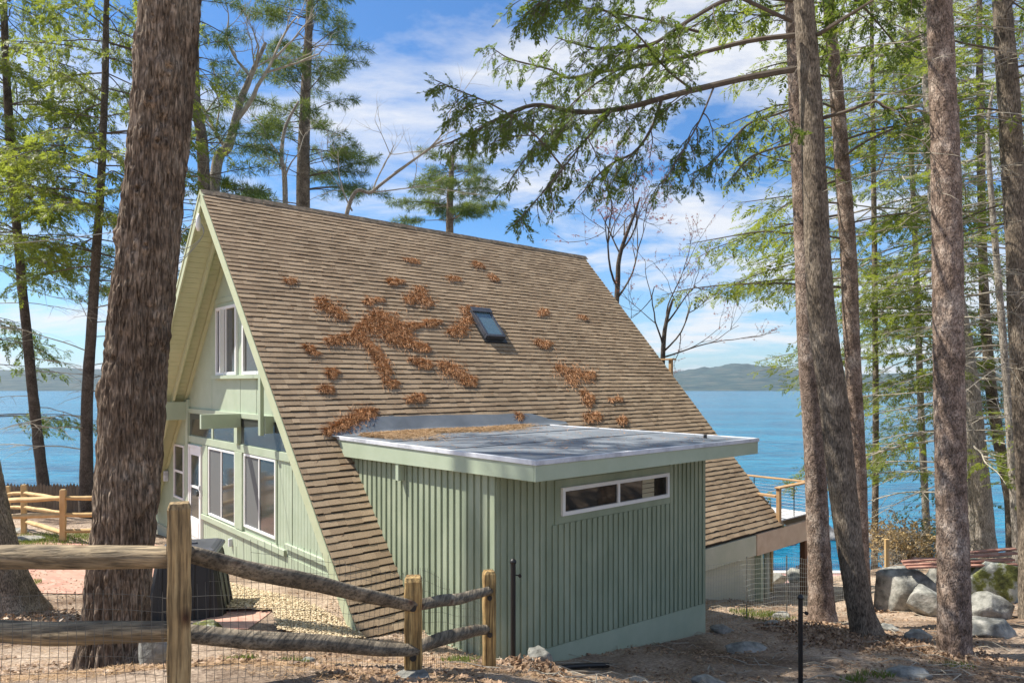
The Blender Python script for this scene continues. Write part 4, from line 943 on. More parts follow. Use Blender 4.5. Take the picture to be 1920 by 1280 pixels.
fn = thing('split_rail_fence', 'weathered split-rail fence with wire mesh running across the lower left foreground', 'fence', [A1[0], A1[1], gz(A1[0], A1[1])])
for (x, y, d, w, rot, mt) in [(336,942,3.8,.118,.42,'postwood'),(775,1080,5.4,.135,.12,'yellowwood'),(917,1069,7.4,.125,.25,'yellowwood')]:
    X_ = (x-960)/F0*d; g, c0, zt = post('post', '', x, y, d, w, gz(X_, d)-.05, rot=rot); p_ = g.build('post', M['postwood' if mt == 'postwood' else 'postyellow'], fn, recalc=True)
    k = MB()
    for zz_ in {3.8:(-.10,-.62), 5.4:(-.22,-.60), 7.4:(-.27,-.66)}[d]:
        k.tube([np.array([X_+.01, d-w*.5, zt+zz_]), np.array([X_+.01, d-w*.66, zt+zz_])], .026, 10)
    if d > 4: k.build('mortise', M['knobdark'], p_)
def rail(p, q, r, seed, mt='railwood', tp_=1.0):
    g = MB(); rough_bar(g, p, q, r, 12, seed, wob=.014, taper=tp_); g.build('rail', M[mt], fn, smooth=True, recalc=True)
rail(pt(-150,1040,4.0), pt(340,1042,3.84), .058, 1); rail(pt(-150,1183,4.0), pt(340,1188,3.84), .062, 2)
rail(pt(338,1042,3.86), pt(775,1133,5.36), .060, 3, 'railgrey', .85); rail(pt(338,1190,3.86), pt(778,1222,5.38), .058, 4, 'railgrey', .9)
rail(pt(778,1138,5.46), pt(917,1108,7.36), .050, 5, 'railgrey', .9); rail(pt(778,1214,5.46), pt(915,1178,7.36), .052, 6, 'railgrey', .9)
# wire mesh stapled along the fence
def mesh_panel(P, topf, step_h, step_v, mat, name, parent, zbot=0.0, r=.0014, seed=0, wav=.02, nrm=(0,-1,0)):
    P = np.asarray(P, float); Ls = np.r_[0, np.cumsum(np.linalg.norm(np.diff(P[:,:2], axis=0), axis=1))]; L = Ls[-1]
    nrm = np.asarray(nrm, float)
    def pos(s, h):
        X_ = np.interp(s, Ls, P[:,0]); Y_ = np.interp(s, Ls, P[:,1]); zb = hgt(X_, Y_)
        w = (vn(s*1.4, h*2+0*s, seed=seed)-.5)*2*wav; w2 = (vn(s*2.3, h*3+0*s, seed=seed+2)-.5)*2*wav
        return np.stack([X_+nrm[0]*.09+w*.6, Y_+nrm[1]*.09+w, zb+h+w2*.8], -1)
    g = MB(); s = 0.0
    while s < L:
        T = float(topf(s)); hs = np.linspace(zbot, T, 9); g.tube(pos(np.full(9, s), hs), r, 3, cap=False); s += step_v
    h = zbot+step_h*.5; top = max(float(topf(q)) for q in np.linspace(0, L, 60))
    while h < top+.001:
        ss = np.linspace(0, L, max(12, int(L/.12))); f = np.array([min(1, topf(q)/h) if h > 0 else 1 for q in ss])
        ok = np.array([topf(q) >= h for q in ss]); Pq = pos(ss, np.full(len(ss), h)); i = 0
        while i < len(ss):
            if ok[i]:
                j = i
                while j+1 < len(ss) and ok[j+1]: j += 1
                if j-i >= 2: g.tube(Pq[i:j+1], r, 3, cap=False)
                i = j+1
            else: i += 1
        h += step_h
    return g.build(name, M[mat], parent)
mesh_panel([pt(-150,1000,4.0), pt(336,1000,3.8)], lambda s: .56, .083, .058, 'wire', 'wire_mesh', fn, seed=1)
mesh_panel([pt(336,1000,3.8), pt(775,1000,5.4)], lambda s: np.interp(s, [0,.25,.5,1.0,1.4,2.4], [.58,.62,.86,.86,.80,.86]), .083, .050, 'wire', 'wire_mesh', fn, seed=2, wav=.03, nrm=(-.7,-.7,0))
mesh_panel([pt(775,1000,5.4), pt(917,1000,7.4)], lambda s: .80+.10*math.sin(s*3), .083, .050, 'wire', 'wire_mesh', fn, seed=3, wav=.03, nrm=(-.9,-.4,0))

# low wire fence right of the addition
B1 = pt(1322,1055,12.4); B2 = pt(1540,1055,15.5); B3 = pt(1663,1055,17.3)
wf = thing('wire_fence', 'low green wire garden fence running from the addition towards the boulders', 'fence', [B1[0], B1[1], gz(B1[0], B1[1])])
mesh_panel([B1, B2, B3, pt(1700,1055,16.2)], lambda s: 1.15, .10, .09, 'wire_l', 'wire_mesh', wf, seed=5, r=.0022, wav=.03, nrm=(0,0,0))
g = MB(); c = pt(1663,1010,17.3); zb = gz(c[0], c[1]); g.hexa([[c[0]+a, c[1]+b, zb+z] for z in (-.2, c[2]-zb) for a, b in ((-.05,-.04),(.05,-.04),(.05,.04),(-.05,.04))]); g.build('stake', M['yellowwood'], wf, bevel=.006)
g = MB()
for x_ in (1400, 1475, 1600):
    d_ = np.interp(x_, [1322,1540,1663], [12.4,15.5,17.3]); c = gp(x_, 0, d_); g = MB(); g.tube([c, c+np.array([0,0,1.2])], .012, 6); g.build('stake', M['wire'], wf)

# black steel posts
def bpost(label, x, ytop, d, w):
    c = pt(x, ytop, d); zb = gz(c[0], d); t = thing('fence_post', label, 'post', [c[0], d, zb])
    g = MB(); g.tube([[c[0], d, zb-.25], [c[0], d, c[2]-.06]], w/2, 16); g.build('tube', M['black'], t, smooth=False)
    g = MB(); P_ = [[c[0], d, c[2]-.06+z] for z in (0,.02,.045,.06)]; g.tube(P_, [w*.62,w*.66,w*.45,w*.1], 16); g.build('cap', M['black'], t, smooth=True)
    g = MB(); g.tube([[c[0]-w*.5, d, c[2]-.20], [c[0]+w*1.5, d, c[2]-.22]], .008, 6); g.tube([[c[0]+w*1.3, d-.012, c[2]-.22], [c[0]+w*1.3, d+.012, c[2]-.22]], .022, 10); g.build('latch', M['black'], t)
bpost('black steel gate post standing in front of the addition corner', 962, 1046, 8.75, .066)
bpost('black steel post alone on the forest floor at the bottom right', 1501, 1113, 8.0, .052)

# ------------------------------------------------------------ rocks
def rock(label, x, y, d, w, h, dp, seed, mat='rock', grp='rocks on the forest floor', flat=0.0, sink=.25, name='rock', sub=4, rot=None, rough=.22, cat='rock', slab=None):
    bm = bmesh.new(); bmesh.ops.create_icosphere(bm, subdivisions=sub, radius=1); r = np.random.default_rng(seed)
    V = np.array([v.co[:] for v in bm.verts]); off = r.random(3)*50
    k = r.normal(size=(15,3)); k /= np.linalg.norm(k, axis=1)[:,None]; cut = .50+.34*r.random(15)
    for n_, c_ in zip(k, cut):
        q = V@n_; ex = np.clip(q-c_, 0, None); V = V-n_[None]*ex[:,None]*.96
    nz = fbm(V[:,0]*1.6+off[0], V[:,1]*1.6+V[:,2]*1.3+off[1], 4, seed % 5)-.5
    V = V*(1+rough*1.3*nz+.10*(fbm(V[:,0]*6+off[1], V[:,1]*6+V[:,2]*5, 3, 2)-.5))[:,None]*1.12
    if slab: V[:,2] = np.minimum(V[:,2], slab+.1*nz)
    V = V*np.array([w/2, dp/2, h/2*1.25]); a = r.random()*.6-.3 if rot is None else rot
    V = V@np.array([[math.cos(a), math.sin(a), 0], [-math.sin(a), math.cos(a), 0], [0,0,1]])
    c = pt(x, y, d); c[1] += dp*.35; zg = gz(c[0], c[1]); 
    V[:,2] += h*.5-h*sink
    for v, co in zip(bm.verts, V): v.co = co
    me = bpy.data.meshes.new(name); bm.to_mesh(me); bm.free(); me.materials.append(M[mat]); me.polygons.foreach_set('use_smooth', np.ones(len(me.polygons), bool))
    o = bpy.data.objects.new(name, me); COL.objects.link(o); o.location = (c[0], c[1], zg); tag(o, label, cat, grp); return o
rock('grey rock at the foot of the massive trunk, beside the near fence post', 278, 1275, 5.2, .34, .34, .3, 1)
rock('mossy round stone between the black composter and the fence post', 382, 1170, 9.6, .42, .26, .3, 2, 'rock_moss')
rock('knobbly lichen-spotted rock against the addition corner beside the brick', 1011, 1262, 8.35, .36, .42, .3, 3, rough=.35)
rock('low flat rock at the bottom of the photo just left of the right black post', 1330, 1268, 8.1, .42, .16, .3, 4)
rock('small flat rock in the bottom foreground under the addition window wall', 1195, 1262, 8.3, .26, .10, .2, 5)
rock('flat pale rock at the lower right corner foreground', 1710, 1280, 8.6, .62, .16, .4, 6)
rock('pale flat stone between the leaning hemlock and the stout pine', 1722, 1205, 11.3, .50, .18, .3, 7)
rock('dark flat stone half buried right of the leaning hemlock base', 1668, 1190, 12.0, .42, .16, .3, 8)
rock('small round stone in the sunlit patch below the concrete wall', 1468, 1152, 13.3, .30, .18, .25, 9)
rock('smooth grey hump of rock right of the stout pine trunk', 1872, 1188, 11.5, .82, .42, .6, 10, rough=.10)
rock('low wide stone left of the mesh-wrapped trunk', 1357, 1176, 12.2, .45, .14, .3, 12)
rock('half-buried stone in front of the deck column', 1452, 1180, 12.6, .34, .12, .25, 13)
rock('long buried stone in shade near the bottom centre right', 1405, 1212, 10.6, .7, .14, .35, 14)
rock('small pale stone on the dirt below the fence', 575, 1238, 7.4, .15, .07, .12, 15)
rock('leaning grey boulder supporting the left end of the planks', 1712, 1150, 15.0, 1.25, 1.15, 1.0, 121, grp='boulders under the planks', rough=.12, sink=.12, rot=0)
rock('wedge-shaped pale boulder leaning at the foot of the plank pile', 1745, 1158, 14.3, .9, .75, .6, 29, grp='boulders under the planks', rough=.05, sink=.15)
rock('large moss-covered boulder at the right edge under the planks', 1892, 1118, 14.6, 1.7, 1.15, 1.1, 23, 'rock_moss', 'boulders under the planks', rough=.16, sink=.12)
rock('pale boulder in front of the mossy one at the right edge', 1880, 1152, 13.0, 1.0, .55, .7, 24, grp='boulders under the planks', rough=.12)
rock('boulder hidden behind the stout pine trunk', 1790, 1140, 15.2, 1.3, 1.0, .8, 25, grp='boulders under the planks', rough=.14)
rock('rounded stone filling the gap under the pale tree', 1838, 1078, 17.0, 1.0, .8, .8, 26, grp='boulders under the planks')
rock('flat stepping slab on the terrace, nearer one', 42, 1010, 18.0, .7, .14, .6, 31, grp='stepping slabs on the terrace', name='slab', cat='slab', rough=.08)
rock('flat stepping slab on the terrace, further one', 25, 994, 20.0, .7, .14, .6, 32, grp='stepping slabs on the terrace', name='slab', cat='slab', rough=.08)
rock('flagstone under the left fence rail', 95, 1183, 9.2, .5, .1, .4, 33, grp='stepping slabs on the terrace', name='slab', cat='slab', rough=.08)
for i, (x, y, d, w) in enumerate([(1500,1108,22,.9),(1400,1100,21,.8),(1460,1092,23,1.0),(1375,1110,20,.6),(1432,1106,21.5,.5)]):
    rock(['dark rock under the deck near the brown post','dark rock under the deck by the concrete wall','wide dark rock under the middle of the deck','small dark rock at the foot of the concrete wall','stone behind the steel deck column'][i], x, y, d, w, .45, .7, 40+i, 'rock', 'rocks under the deck')
# stone breakwater in the cove: each boulder its own
BW = [(1395,1012,60,2.4),(1430,1014,60,2.2),(1470,1016,60,2.6),(1500,1012,61,2.0),(1555,1000,62,2.4),(1600,998,62,2.2),(1640,1004,61,2.4),(1655,1010,59,1.8),(1680,1004,60,2.2),(1700,1000,61,2.5),(1735,1003,60,2.2)]
NM = ['leftmost boulder of the breakwater seen under the deck','second breakwater boulder seen under the deck','breakwater boulder beside the brown deck post','breakwater boulder hidden beside the mesh-wrapped trunk','breakwater boulder between the paired trunks','breakwater boulder just behind the leaning hemlock','dark boulder of the breakwater right of the slender trunk','low dark boulder in the breakwater gap','pale boulder of the breakwater beside the stake','breakwater boulder behind the dry shrub','breakwater boulder nearest the stout trunk']
for i, (x, y, d, w) in enumerate(BW):
    o = rock(NM[i], x, y, d, w, 1.7, 2.0, 60+i, 'rock_dark', 'boulders of the breakwater', sub=3); o.location.z = -14.1
rk = [(30,905,48),(15,893,50),(48,915,47)]
for i, (x, y, d) in enumerate(rk):
    o = rock(['dark shore rock at the far left waterline','wave-washed rock furthest out at the far left','shore rock nearest the picket fence'][i], x, y, d, 2.4, 1.6, 2, 80+i, 'rock_dark', 'rocks at the left waterline', sub=3); o.location.z = -14.2+6.6*0; 
# brick
g = MB(); c = pt(960,1252,8.42); z = gz(c[0], c[1]); a = .35
q = lambda X_, Y_, Z_: [c[0]+X_*math.cos(a)-Y_*math.sin(a), c[1]+X_*math.sin(a)+Y_*math.cos(a), z+Z_]
g.hexa([q(-.10,-.05,-.01),q(.10,-.05,-.01),q(.10,.05,-.01),q(-.10,.05,-.01),q(-.10,-.05,.06),q(.10,-.05,.06),q(.10,.05,.06),q(-.10,.05,.06)])
tag(g.build('brick', M['brick'], loc=[c[0], c[1], z], bevel=.005), 'loose red brick at the foot of the black gate post', 'brick')
g = MB(); p0 = gp(1040,0,8.9,.03); p1 = gp(1140,0,9.45,.05); g.tube(curve([p0,(p0+p1)/2+np.array([0,0,.01]),p1], 10), .035, 12)
tag(g.build('drain_pipe', M['black'], loc=p0, smooth=True), 'black plastic drain pipe lying along the addition foundation', 'pipe')
g = MB(); c = gp(772,0,5.25,.0); g.tube([c+np.array([0,0,-.1]), c+np.array([0,0,.0]), c+np.array([0,0,.035])], [.14,.14,.125], 28)
tag(g.build('paving_stone', M['rock'], loc=c), 'round concrete disc on the ground at the foot of the middle fence post', 'paving stone')

# planks on the boulders
for i, (x0, y0_, x1, y1_, d0, d1, lb) in enumerate([(1690,1052,1905,1036,15.2,15.0,'topmost reddish board of the plank pile'),(1695,1058,1900,1048,15.1,14.9,'reddish board lying second in the plank pile'),
      (1700,1063,1905,1057,15.0,14.8,'lowest reddish board of the plank pile'),(1760,1040,1903,1028,15.6,15.4,'dark reddish board lying crosswise at the back of the pile'),(1712,1047,1880,1052,15.3,15.3,'thin board laid askew in the plank pile')]):
    g = MB(); g.beam(pt(x0,y0_,d0), pt(x1,y1_,d1), .14, .04); tag(g.build('plank', M['plank'], loc=pt(x0,y0_,d0), bevel=.004), lb, 'plank', 'planks stacked on the boulders')

# black composter
c = np.array([(358-960)/F0*11.2, 11.2, 0]); c[2] = gz(c[0], c[1])-.05
cm = thing('composter', 'black plastic composter bin with a lid, behind the near fence post', 'composter', c)
def frust(g, z0, z1, w0, w1, d0=None, d1=None, rot=.25, cx=0, cy=0):
    d0 = d0 or w0; d1 = d1 or w1; P_ = []
    for z, w, d in ((z0, w0, d0), (z1, w1, d1)):
        for a, b in ((-1,-1),(1,-1),(1,1),(-1,1)):
            X_ = a*w/2+cx; Y_ = b*d/2+cy; P_.append([c[0]+X_*math.cos(rot)-Y_*math.sin(rot), c[1]+X_*math.sin(rot)+Y_*math.cos(rot), c[2]+z])
    g.hexa(P_)
g = MB(); frust(g, 0, 1.06, 1.16, .84); g.build('body', M['bin'], cm, bevel=.05)
g = MB()
for k in (-.34,-.12,.12,.34): frust(g, .03, 1.0, .07, .05, 1.20, .88, cx=k)
for k in (-.34,.0,.34): frust(g, .03, 1.0, 1.20, .88, .07, .05, cy=k)
g.build('ribs', M['bin'], cm, bevel=.01)
g = MB(); frust(g, 1.06, 1.13, .92, .90); frust(g, 1.1305, 1.17, .86, .70); g.build('lid', M['binlid'], cm, bevel=.02)
g = MB(); frust(g, 1.171, 1.20, .22, .18, .05, .04); g.build('handle', M['binlid'], cm, bevel=.008)

# ------------------------------------------------------------ left terrace fences
t2 = thing('split_rail_fence', 'new yellow pine split-rail fence on the terrace left of the massive trunk', 'fence', [*pt(118,1016,17.8)[:2], pt(118,1016,17.8)[2]])
def p2(x, yt, d, w=.13): 
    X_ = (x-960)/F0*d; g, _, _ = post('post', '', x, yt, d, w, gz(X_, d)-.05, rot=.3); g.build('post', M['yellowwood'], t2, recalc=True)
def r2(a, b, r=.055, s=1):
    g = MB(); rough_bar(g, a, b, r, 10, s, wob=.01); g.build('rail', M['yellowwood'], t2, smooth=True, recalc=True)
p2(118,917,17.8); p2(45,908,20.0); p2(14,911,21); p2(-110,915,19)
for y0_, y1_ in ((938,934),(969,965)): r2(pt(8,y0_,17.9), pt(117,y1_,17.8), .06, y0_); r2(pt(118,y1_,17.8), pt(270,y1_-1,18.6), .06, y0_+1)
r2(pt(118,996,17.8), pt(270,992,18.6), .055, 9); r2(pt(8,936,18.0), pt(-110,936,19), .06, 10); r2(pt(8,968,18.0), pt(-110,968,19), .06, 11)
for y0_, y1_, y2_ in ((926,921,936),(951,948,962)): r2(pt(14,y0_,21), pt(45,y1_+4,20), .05, 12); r2(pt(45,y1_+3,20), pt(117,y2_,17.85), .055, 13+y0_)
r2(pt(48,978,20), pt(117,998,17.85), .055, 15)
t3 = thing('picket_fence', 'weathered brown picket fence with pointed tops above the lake', 'fence', gp(90, 0, 25))
g = MB(); x = -60
while x < 330:
    d = 25+.0*x; c0 = pt(x, 906+2.5*math.sin(x*.8)*.6, d); a = .053; zt = c0[2]; zb = gz(c0[0], d)-.1
    P_ = [[c0[0]-a,d,zb],[c0[0]+a,d,zb],[c0[0]+a,d,zt-.10],[c0[0],d,zt],[c0[0]-a,d,zt-.10]]; g.prism(P_, [0,.02,0]); x += 6.2
g.build('pickets', M['picket'], t3, recalc=True)
for z in (.25, .85):
    g = MB(); a = pt(-60,900,25.05); b = pt(330,900,25.05); za = gz(a[0], 25)+z; g.beam([a[0],25.05,za],[b[0],25.05,gz(b[0],25)+z], .04, .08); g.build('rail', M['picket'], t3)

# ------------------------------------------------------------ terrace surfaces: brick patio, gravel, grass
def patch(name, poly, m, dz=.02, step=.12, nz=.0, kind='structure', lab=None, nf=6):
    poly = np.array(poly); x0, y0 = poly.min(0); x1, y1 = poly.max(0); xs = np.arange(x0, x1+step, step); ys = np.arange(y0, y1+step, step)
    X, Y = np.meshgrid(xs, ys, indexing='ij'); Z = hgt(X, Y)+dz+.0+nz*(fbm(X*nf, Y*nf, 2, 3)-.5)+((fbm(X*1.1, Y*1.1, 4, 3)-.5)*.16*.8*.25)
    def inside(px, py):
        c = np.zeros(px.shape, bool); n = len(poly); j = n-1
        for i in range(n):
            xi, yi = poly[i]; xj, yj = poly[j]; c ^= ((yi > py) != (yj > py)) & (px < (xj-xi)*(py-yi)/(yj-yi+1e-12)+xi); j = i
        return c
    ok = inside(X+.05*(vn(X*3, Y*3)-.5)*4*step, Y); n, m_ = X.shape; i = np.arange(n-1)[:,None]*m_; j = np.arange(m_-1)[None,:]
    keep = (ok[:-1,:-1] & ok[1:,:-1] & ok[:-1,1:] & ok[1:,1:]).ravel()
    F = np.stack([i+j, i+m_+j, i+m_+j+1, i+j+1], -1).reshape(-1,4)[keep]; g = MB(); g.add(np.stack([X,Y,Z], -1).reshape(-1,3), F)
    o = g.build(name, m, smooth=True); o['kind'] = kind; return o
def brickmat():
    m = bpy.data.materials.new('brick_paving'); m.use_nodes = True; t = m.node_tree; b = t.nodes['Principled BSDF']; b.inputs['Roughness'].default_value = .9
    co = N(t, 'ShaderNodeTexCoord'); mpn = N(t, 'ShaderNodeMapping'); mpn.inputs['Rotation'].default_value = (0,0,.72); Lk(t, co, 'Object', mpn, 0)
    k = N(t, 'ShaderNodeTexBrick', Scale=1.0); k.inputs['Brick Width'].default_value = .21; k.inputs['Row Height'].default_value = .105; k.inputs['Mortar Size'].default_value = .006
    k.inputs['Color1'].default_value = (.42,.20,.15,1); k.inputs['Color2'].default_value = (.55,.31,.24,1); k.inputs['Mortar'].default_value = (.30,.22,.17,1); Lk(t, mpn, 0, k, 'Vector')
    n = N(t, 'ShaderNodeTexNoise', Scale=1.5, Detail=6.0); Lk(t, co, 'Object', n, 'Vector'); x = N(t, 'ShaderNodeMixRGB'); 
    mr = N(t, 'ShaderNodeMapRange'); mr.inputs[1].default_value = .45; mr.inputs[2].default_value = .75; Lk(t, n, 'Fac', mr, 0); Lk(t, mr, 0, x, 0); Lk(t, k, 'Color', x, 1); x.inputs[2].default_value = (.38,.26,.19,1); Lk(t, x, 0, b, 'Base Color'); return m
M['paving'] = brickmat()
M['gravel'] = pmat('pea_gravel_bed', [(.26,.19,.11),(.55,.45,.29),(.72,.62,.44)], 28, rough=.95, bump=1.0, bscale=26, dist=.04)
M['pebble'] = leafmat('pebble', (.30,.22,.12), (.66,.54,.35), (.6,.5,.3), .0, 30)
patch('patio', [(-14.5,12.4),(-7.2,12.6),(-6.6,15.0),(-9.2,18.2),(-16,17)], M['paving'], .018)
patch('patio', [(-4.95,9.95),(-3.75,9.75),(-3.65,10.9),(-4.6,11.4)], M['paving'], .012)
gpoly_ = [(-4.6,11.1),(-3.7,10.75),(-3.3,9.7),(-2.6,9.35),(-2.0,9.55),(-2.25,10.0),(-6.9,15.1),(-7.3,14.2),(-6.2,12.6)]
patch('gravel_bed', gpoly_, M['gravel'], .06, .06, .05)
# pebbles
def inpoly(px, py, poly):
    c = np.zeros(px.shape, bool); j = len(poly)-1
    for i in range(len(poly)):
        xi, yi = poly[i]; xj, yj = poly[j]; c ^= ((yi > py) != (yj > py)) & (px < (xj-xi)*(py-yi)/(yj-yi+1e-12)+xi); j = i
    return c
ico = np.array([[0,0,1],[.9,0,.3],[.28,.86,.3],[-.73,.53,.3],[-.73,-.53,.3],[.28,-.86,.3],[.4,.3,-.6],[-.4,-.2,-.6]])
icf = np.array([[0,1,2],[0,2,3],[0,3,4],[0,4,5],[0,5,1],[1,6,2],[5,6,1],[3,7,4],[2,6,3],[3,6,7],[4,7,5],[5,7,6]])
r = np.random.default_rng(5); n = 30000; px = r.uniform(-7.3,-2, n); py = r.uniform(9.3,15.2, n); ok = inpoly(px, py, gpoly_); px = px[ok]; py = py[ok]; n = len(px)
pz = hgt(px, py)+.075+.02*r.random(n); sc_ = r.uniform(.011,.024, n)
V = ico[None]*sc_[:,None,None]*np.array([1.2,1,.7]); a = r.random(n)*6.28; V = np.stack([V[...,0]*np.cos(a)[:,None]-V[...,1]*np.sin(a)[:,None], V[...,0]*np.sin(a)[:,None]+V[...,1]*np.cos(a)[:,None], V[...,2]], -1)+np.stack([px,py,pz], -1)[:,None]
g = MB(); g.add(V.reshape(-1,3), (icf[None]+np.arange(n)[:,None,None]*8).reshape(-1,3)); tag(g.build('gravel', M['pebble']), 'loose tan pebbles spread along the base of the gable wall', 'gravel', kind='stuff')

# ------------------------------------------------------------ grass, litter, needles
def scatter_quads(name, label, cat, m, P, L, w, r, up=.15, curl=0, hmin=.0, orient=None):
    n = len(P); a = r.random(n)*2*np.pi; el = (r.random(n)-.3)*up*2
    d = np.stack([np.cos(a)*np.cos(el), np.sin(a)*np.cos(el), np.sin(el)], -1)
    if orient is not None: d = orient(d)
    nrm = np.array([0,0,1.])[None]+r.normal(size=(n,3))*.45; s = np.cross(d, nrm); s /= np.linalg.norm(s, axis=1)[:,None]
    l = L*(.6+.8*r.random(n))[:,None]; ww = w*(.6+.8*r.random(n))[:,None]; b = P-d*l/2; m0 = P+nrm*.0
    V = np.stack([b, m0+s*ww, P+d*l/2, m0-s*ww], 1).reshape(-1,3)
    g = MB(); g.add(V, np.arange(4*n).reshape(-1,4)); o = g.build(name, m); tag(o, label, cat, kind='stuff'); return o
r = np.random.default_rng(9)
def gsc(n, x0, x1, y0, y1, dz=.015, pw=1.5, mask=None):
    u = r.random(n); Y = (y0**(1-pw)+u*(y1**(1-pw)-y0**(1-pw)))**(1/(1-pw)); px = r.uniform(x0, x1, n); X = (px-960)/F0*Y
    if mask is not None: k = mask(X, Y); X = X[k]; Y = Y[k]
    return np.stack([X, Y, hgt(X, Y)+dz+.02*r.random(len(X))+((fbm(X*1.1, Y*1.1, 4, 3)-.5)*.16+(fbm(X*5, Y*5, 2, 8)-.5)*.05)*.8*np.where((X < -1.8) & (Y > 9.3), .25, 1)], -1)
notpatio = lambda X, Y: ~((X < -3.0) & (Y > 9.6) & (X > -7.5)) | (vn(X*3, Y*3) > .75)
cl = lambda X, Y: (fbm(X*1.3, Y*1.3, 3, 4) > .50)
P_ = gsc(42000, -100, 2050, 4.5, 22, mask=lambda X, Y: notpatio(X, Y) & (fbm(X*1.3, Y*1.3, 3, 4) > .42))
scatter_quads('leaf_litter', 'brown dead leaves strewn over the forest floor', 'leaf litter', M['litter'], P_, .055, .015, r, .35)
P_ = gsc(60000, -100, 2050, 4.3, 20, .012, mask=notpatio)
scatter_quads('pine_needles', 'dry pine needles and bark crumbs covering the ground', 'needles', M['needles_pale'], P_, .07, .0022, r, .2)
# leaf heaps around the tree bases
def heap(cx, cy, rad_, n, hgt_=.12):
    a = r.random(n)*6.28; q = np.sqrt(r.random(n))*rad_; X = cx+q*np.cos(a); Y = cy+q*np.sin(a)*.8
    return np.stack([X, Y, hgt(X, Y)+hgt_*(1-(q/rad_)**2)*r.random(n)*1.4+.02], -1)
hp_ = np.concatenate([heap(*a) for a in [((1500-960)/F0*12.4,12.4,.8,700,.05),((1590-960)/F0*11.2,11.2,1.1,1300,.06),((1700-960)/F0*10.9,10.9,1.3,900,.04),((1790-960)/F0*10.2,10.2,.8,500,.04),((1000-960)/F0*8.2,8.2,.5,700),((220-960)/F0*6.4,6.4,.6,700,.06),((1660-960)/F0*15.5,15.5,.5,500),((60-960)/F0*10.6,10.6,1.0,900,.06),((930-960)/F0*8.0,8.0,.35,400,.05)]])
scatter_quads('leaf_pile', 'curled brown oak leaves heaped around the feet of the trunks', 'leaf litter', M['litter'], hp_, .075, .018, r, .8)
# twigs on the ground
g = MB()
for k in range(320):
    Y_ = 6+10*r.random()**1.2; X_ = (r.uniform(900, 1950)-960)/F0*Y_; a = r.random()*6.28; L_ = .15+.5*r.random()
    p = np.array([X_, Y_, gz(X_, Y_)+.035]); q = p+np.array([math.cos(a), math.sin(a), 0])*L_; q[2] = gz(q[0], q[1])+.05; mid = (p+q)/2+np.array([0,0,.03])+r.normal(size=3)*.03
    g.tube([p, mid, q], [.008,.006,.003], 4, cap=False)
tag(g.build('fallen_twigs', M['deadtwig']), 'fallen grey twigs scattered on the forest floor', 'twigs', kind='stuff')
def gcl(X, Y, dens):
    return X
gr = []
for (x, d, rad_, n) in [(110,19,1.6,1800),(150,18.5,1.4,1500),(60,17.3,.8,700),(10,17,.6,500),(1415,14,.5,500),(1440,13.4,.5,350),(1640,8.6,.22,160),(1600,8.3,.15,100),(450,7.6,.2,120),(540,6.6,.2,100),(880,8.3,.25,200),(860,7.6,.2,100),(50,13.4,.25,200),(1790,9.4,.3,80)]:
    cx = (x-960)/F0*d; a = r.random(n)*6.28; q = np.sqrt(r.random(n))*rad_; X = cx+q*np.cos(a); Y = d+q*np.sin(a); gr.append(np.stack([X, Y, hgt(X, Y)+.045], -1))
gr = np.concatenate(gr); n = len(gr); dd = np.stack([r.normal(size=n)*.45, r.normal(size=n)*.45, np.ones(n)], -1)
scatter_quads('grass', 'short green grass tufts on the terrace and in the clearing', 'grass', M['grass'], gr, .10, .005, r, orient=lambda d: dd/np.linalg.norm(dd, axis=1)[:,None])

# dead needle clumps on the roof
def clump(label, x, y, wpx, hpx, seed, name='needle_clump', dens=1.0, shape=None):
    if hpx < 20 and wpx < 40: dens = .6
    rr = np.random.default_rng(seed); f = lambda X_, Y_: hitroof(X_, Y_)
    a, b = hitroof(x, y); ax, bx_ = hitroof(x+wpx/2, y); ay, by_ = hitroof(x, y+hpx/2)
    n = int(34*(wpx*hpx)**.5*dens*(1+wpx/150)); pts = []
    sub = []; wx, wy = rr.uniform(-.5,.5), rr.uniform(-.4,.4)
    if shape:
        n = int(n*1.05); sub = [((px_-x)/(wpx/2), (py_-y)/(hpx/2), r_/(wpx/2), r_/(hpx/2)) for (px_, py_, r_) in shape]
    else:
        for k in range(4+int(wpx/9)):
            wx += rr.normal()*.42; wy += rr.normal()*.34+.10*wx*0; wx = min(.95, max(-.95, wx)); wy = min(.85, max(-.85, wy)); q_ = (.08+.26*rr.random()**1.5); sub.append((wx, wy, q_, q_))
    for i in range(n):
        sx, sy, rx_, ry_ = sub[rr.integers(len(sub))]; k_ = .42 if rr.random() < .78 else 1.2; p, q = sx+rr.normal()*rx_*k_, sy+rr.normal()*ry_*k_
        if abs(p) > 1.6 or abs(q) > 1.6: continue
        u_ = a+p*(ax-a)*1.0+q*(ay-a); s_ = b+p*(bx_-b)+q*(by_-b); pts.append((u_, s_, .016+.022*rr.random()**1.5))
    g = MB(); V = []
    for (u_, s_, h_) in pts:
        th = rr.normal()*.9; L_ = (.07+.12*rr.random()); du = math.sin(th)*L_; ds = math.cos(th)*L_; w_ = .0020
        p0 = rp(u_, s_, h_); p1 = rp(u_+du, s_+ds, max(.012, h_+rr.normal()*.02)); m_ = rp(u_+du*.5+w_, s_+ds*.5, h_+.012+.01*rr.random()); m2 = rp(u_+du*.5-w_, s_+ds*.5, h_+.010)
        V += [p0, m_, p1, m2]
    V = np.array(V); g.add(V, np.arange(len(V)).reshape(-1,4)); c = V.mean(0)
    o = g.build(name, M['needles'], loc=c); return tag(o, label, 'needle clump', 'dead pine needle clumps on the roof') if label else o
nr_ = (Gv*HH+np.array([0,0,1.])*HW)/math.hypot(HW,HH); O3 = np.array([OX,OY,OZ])
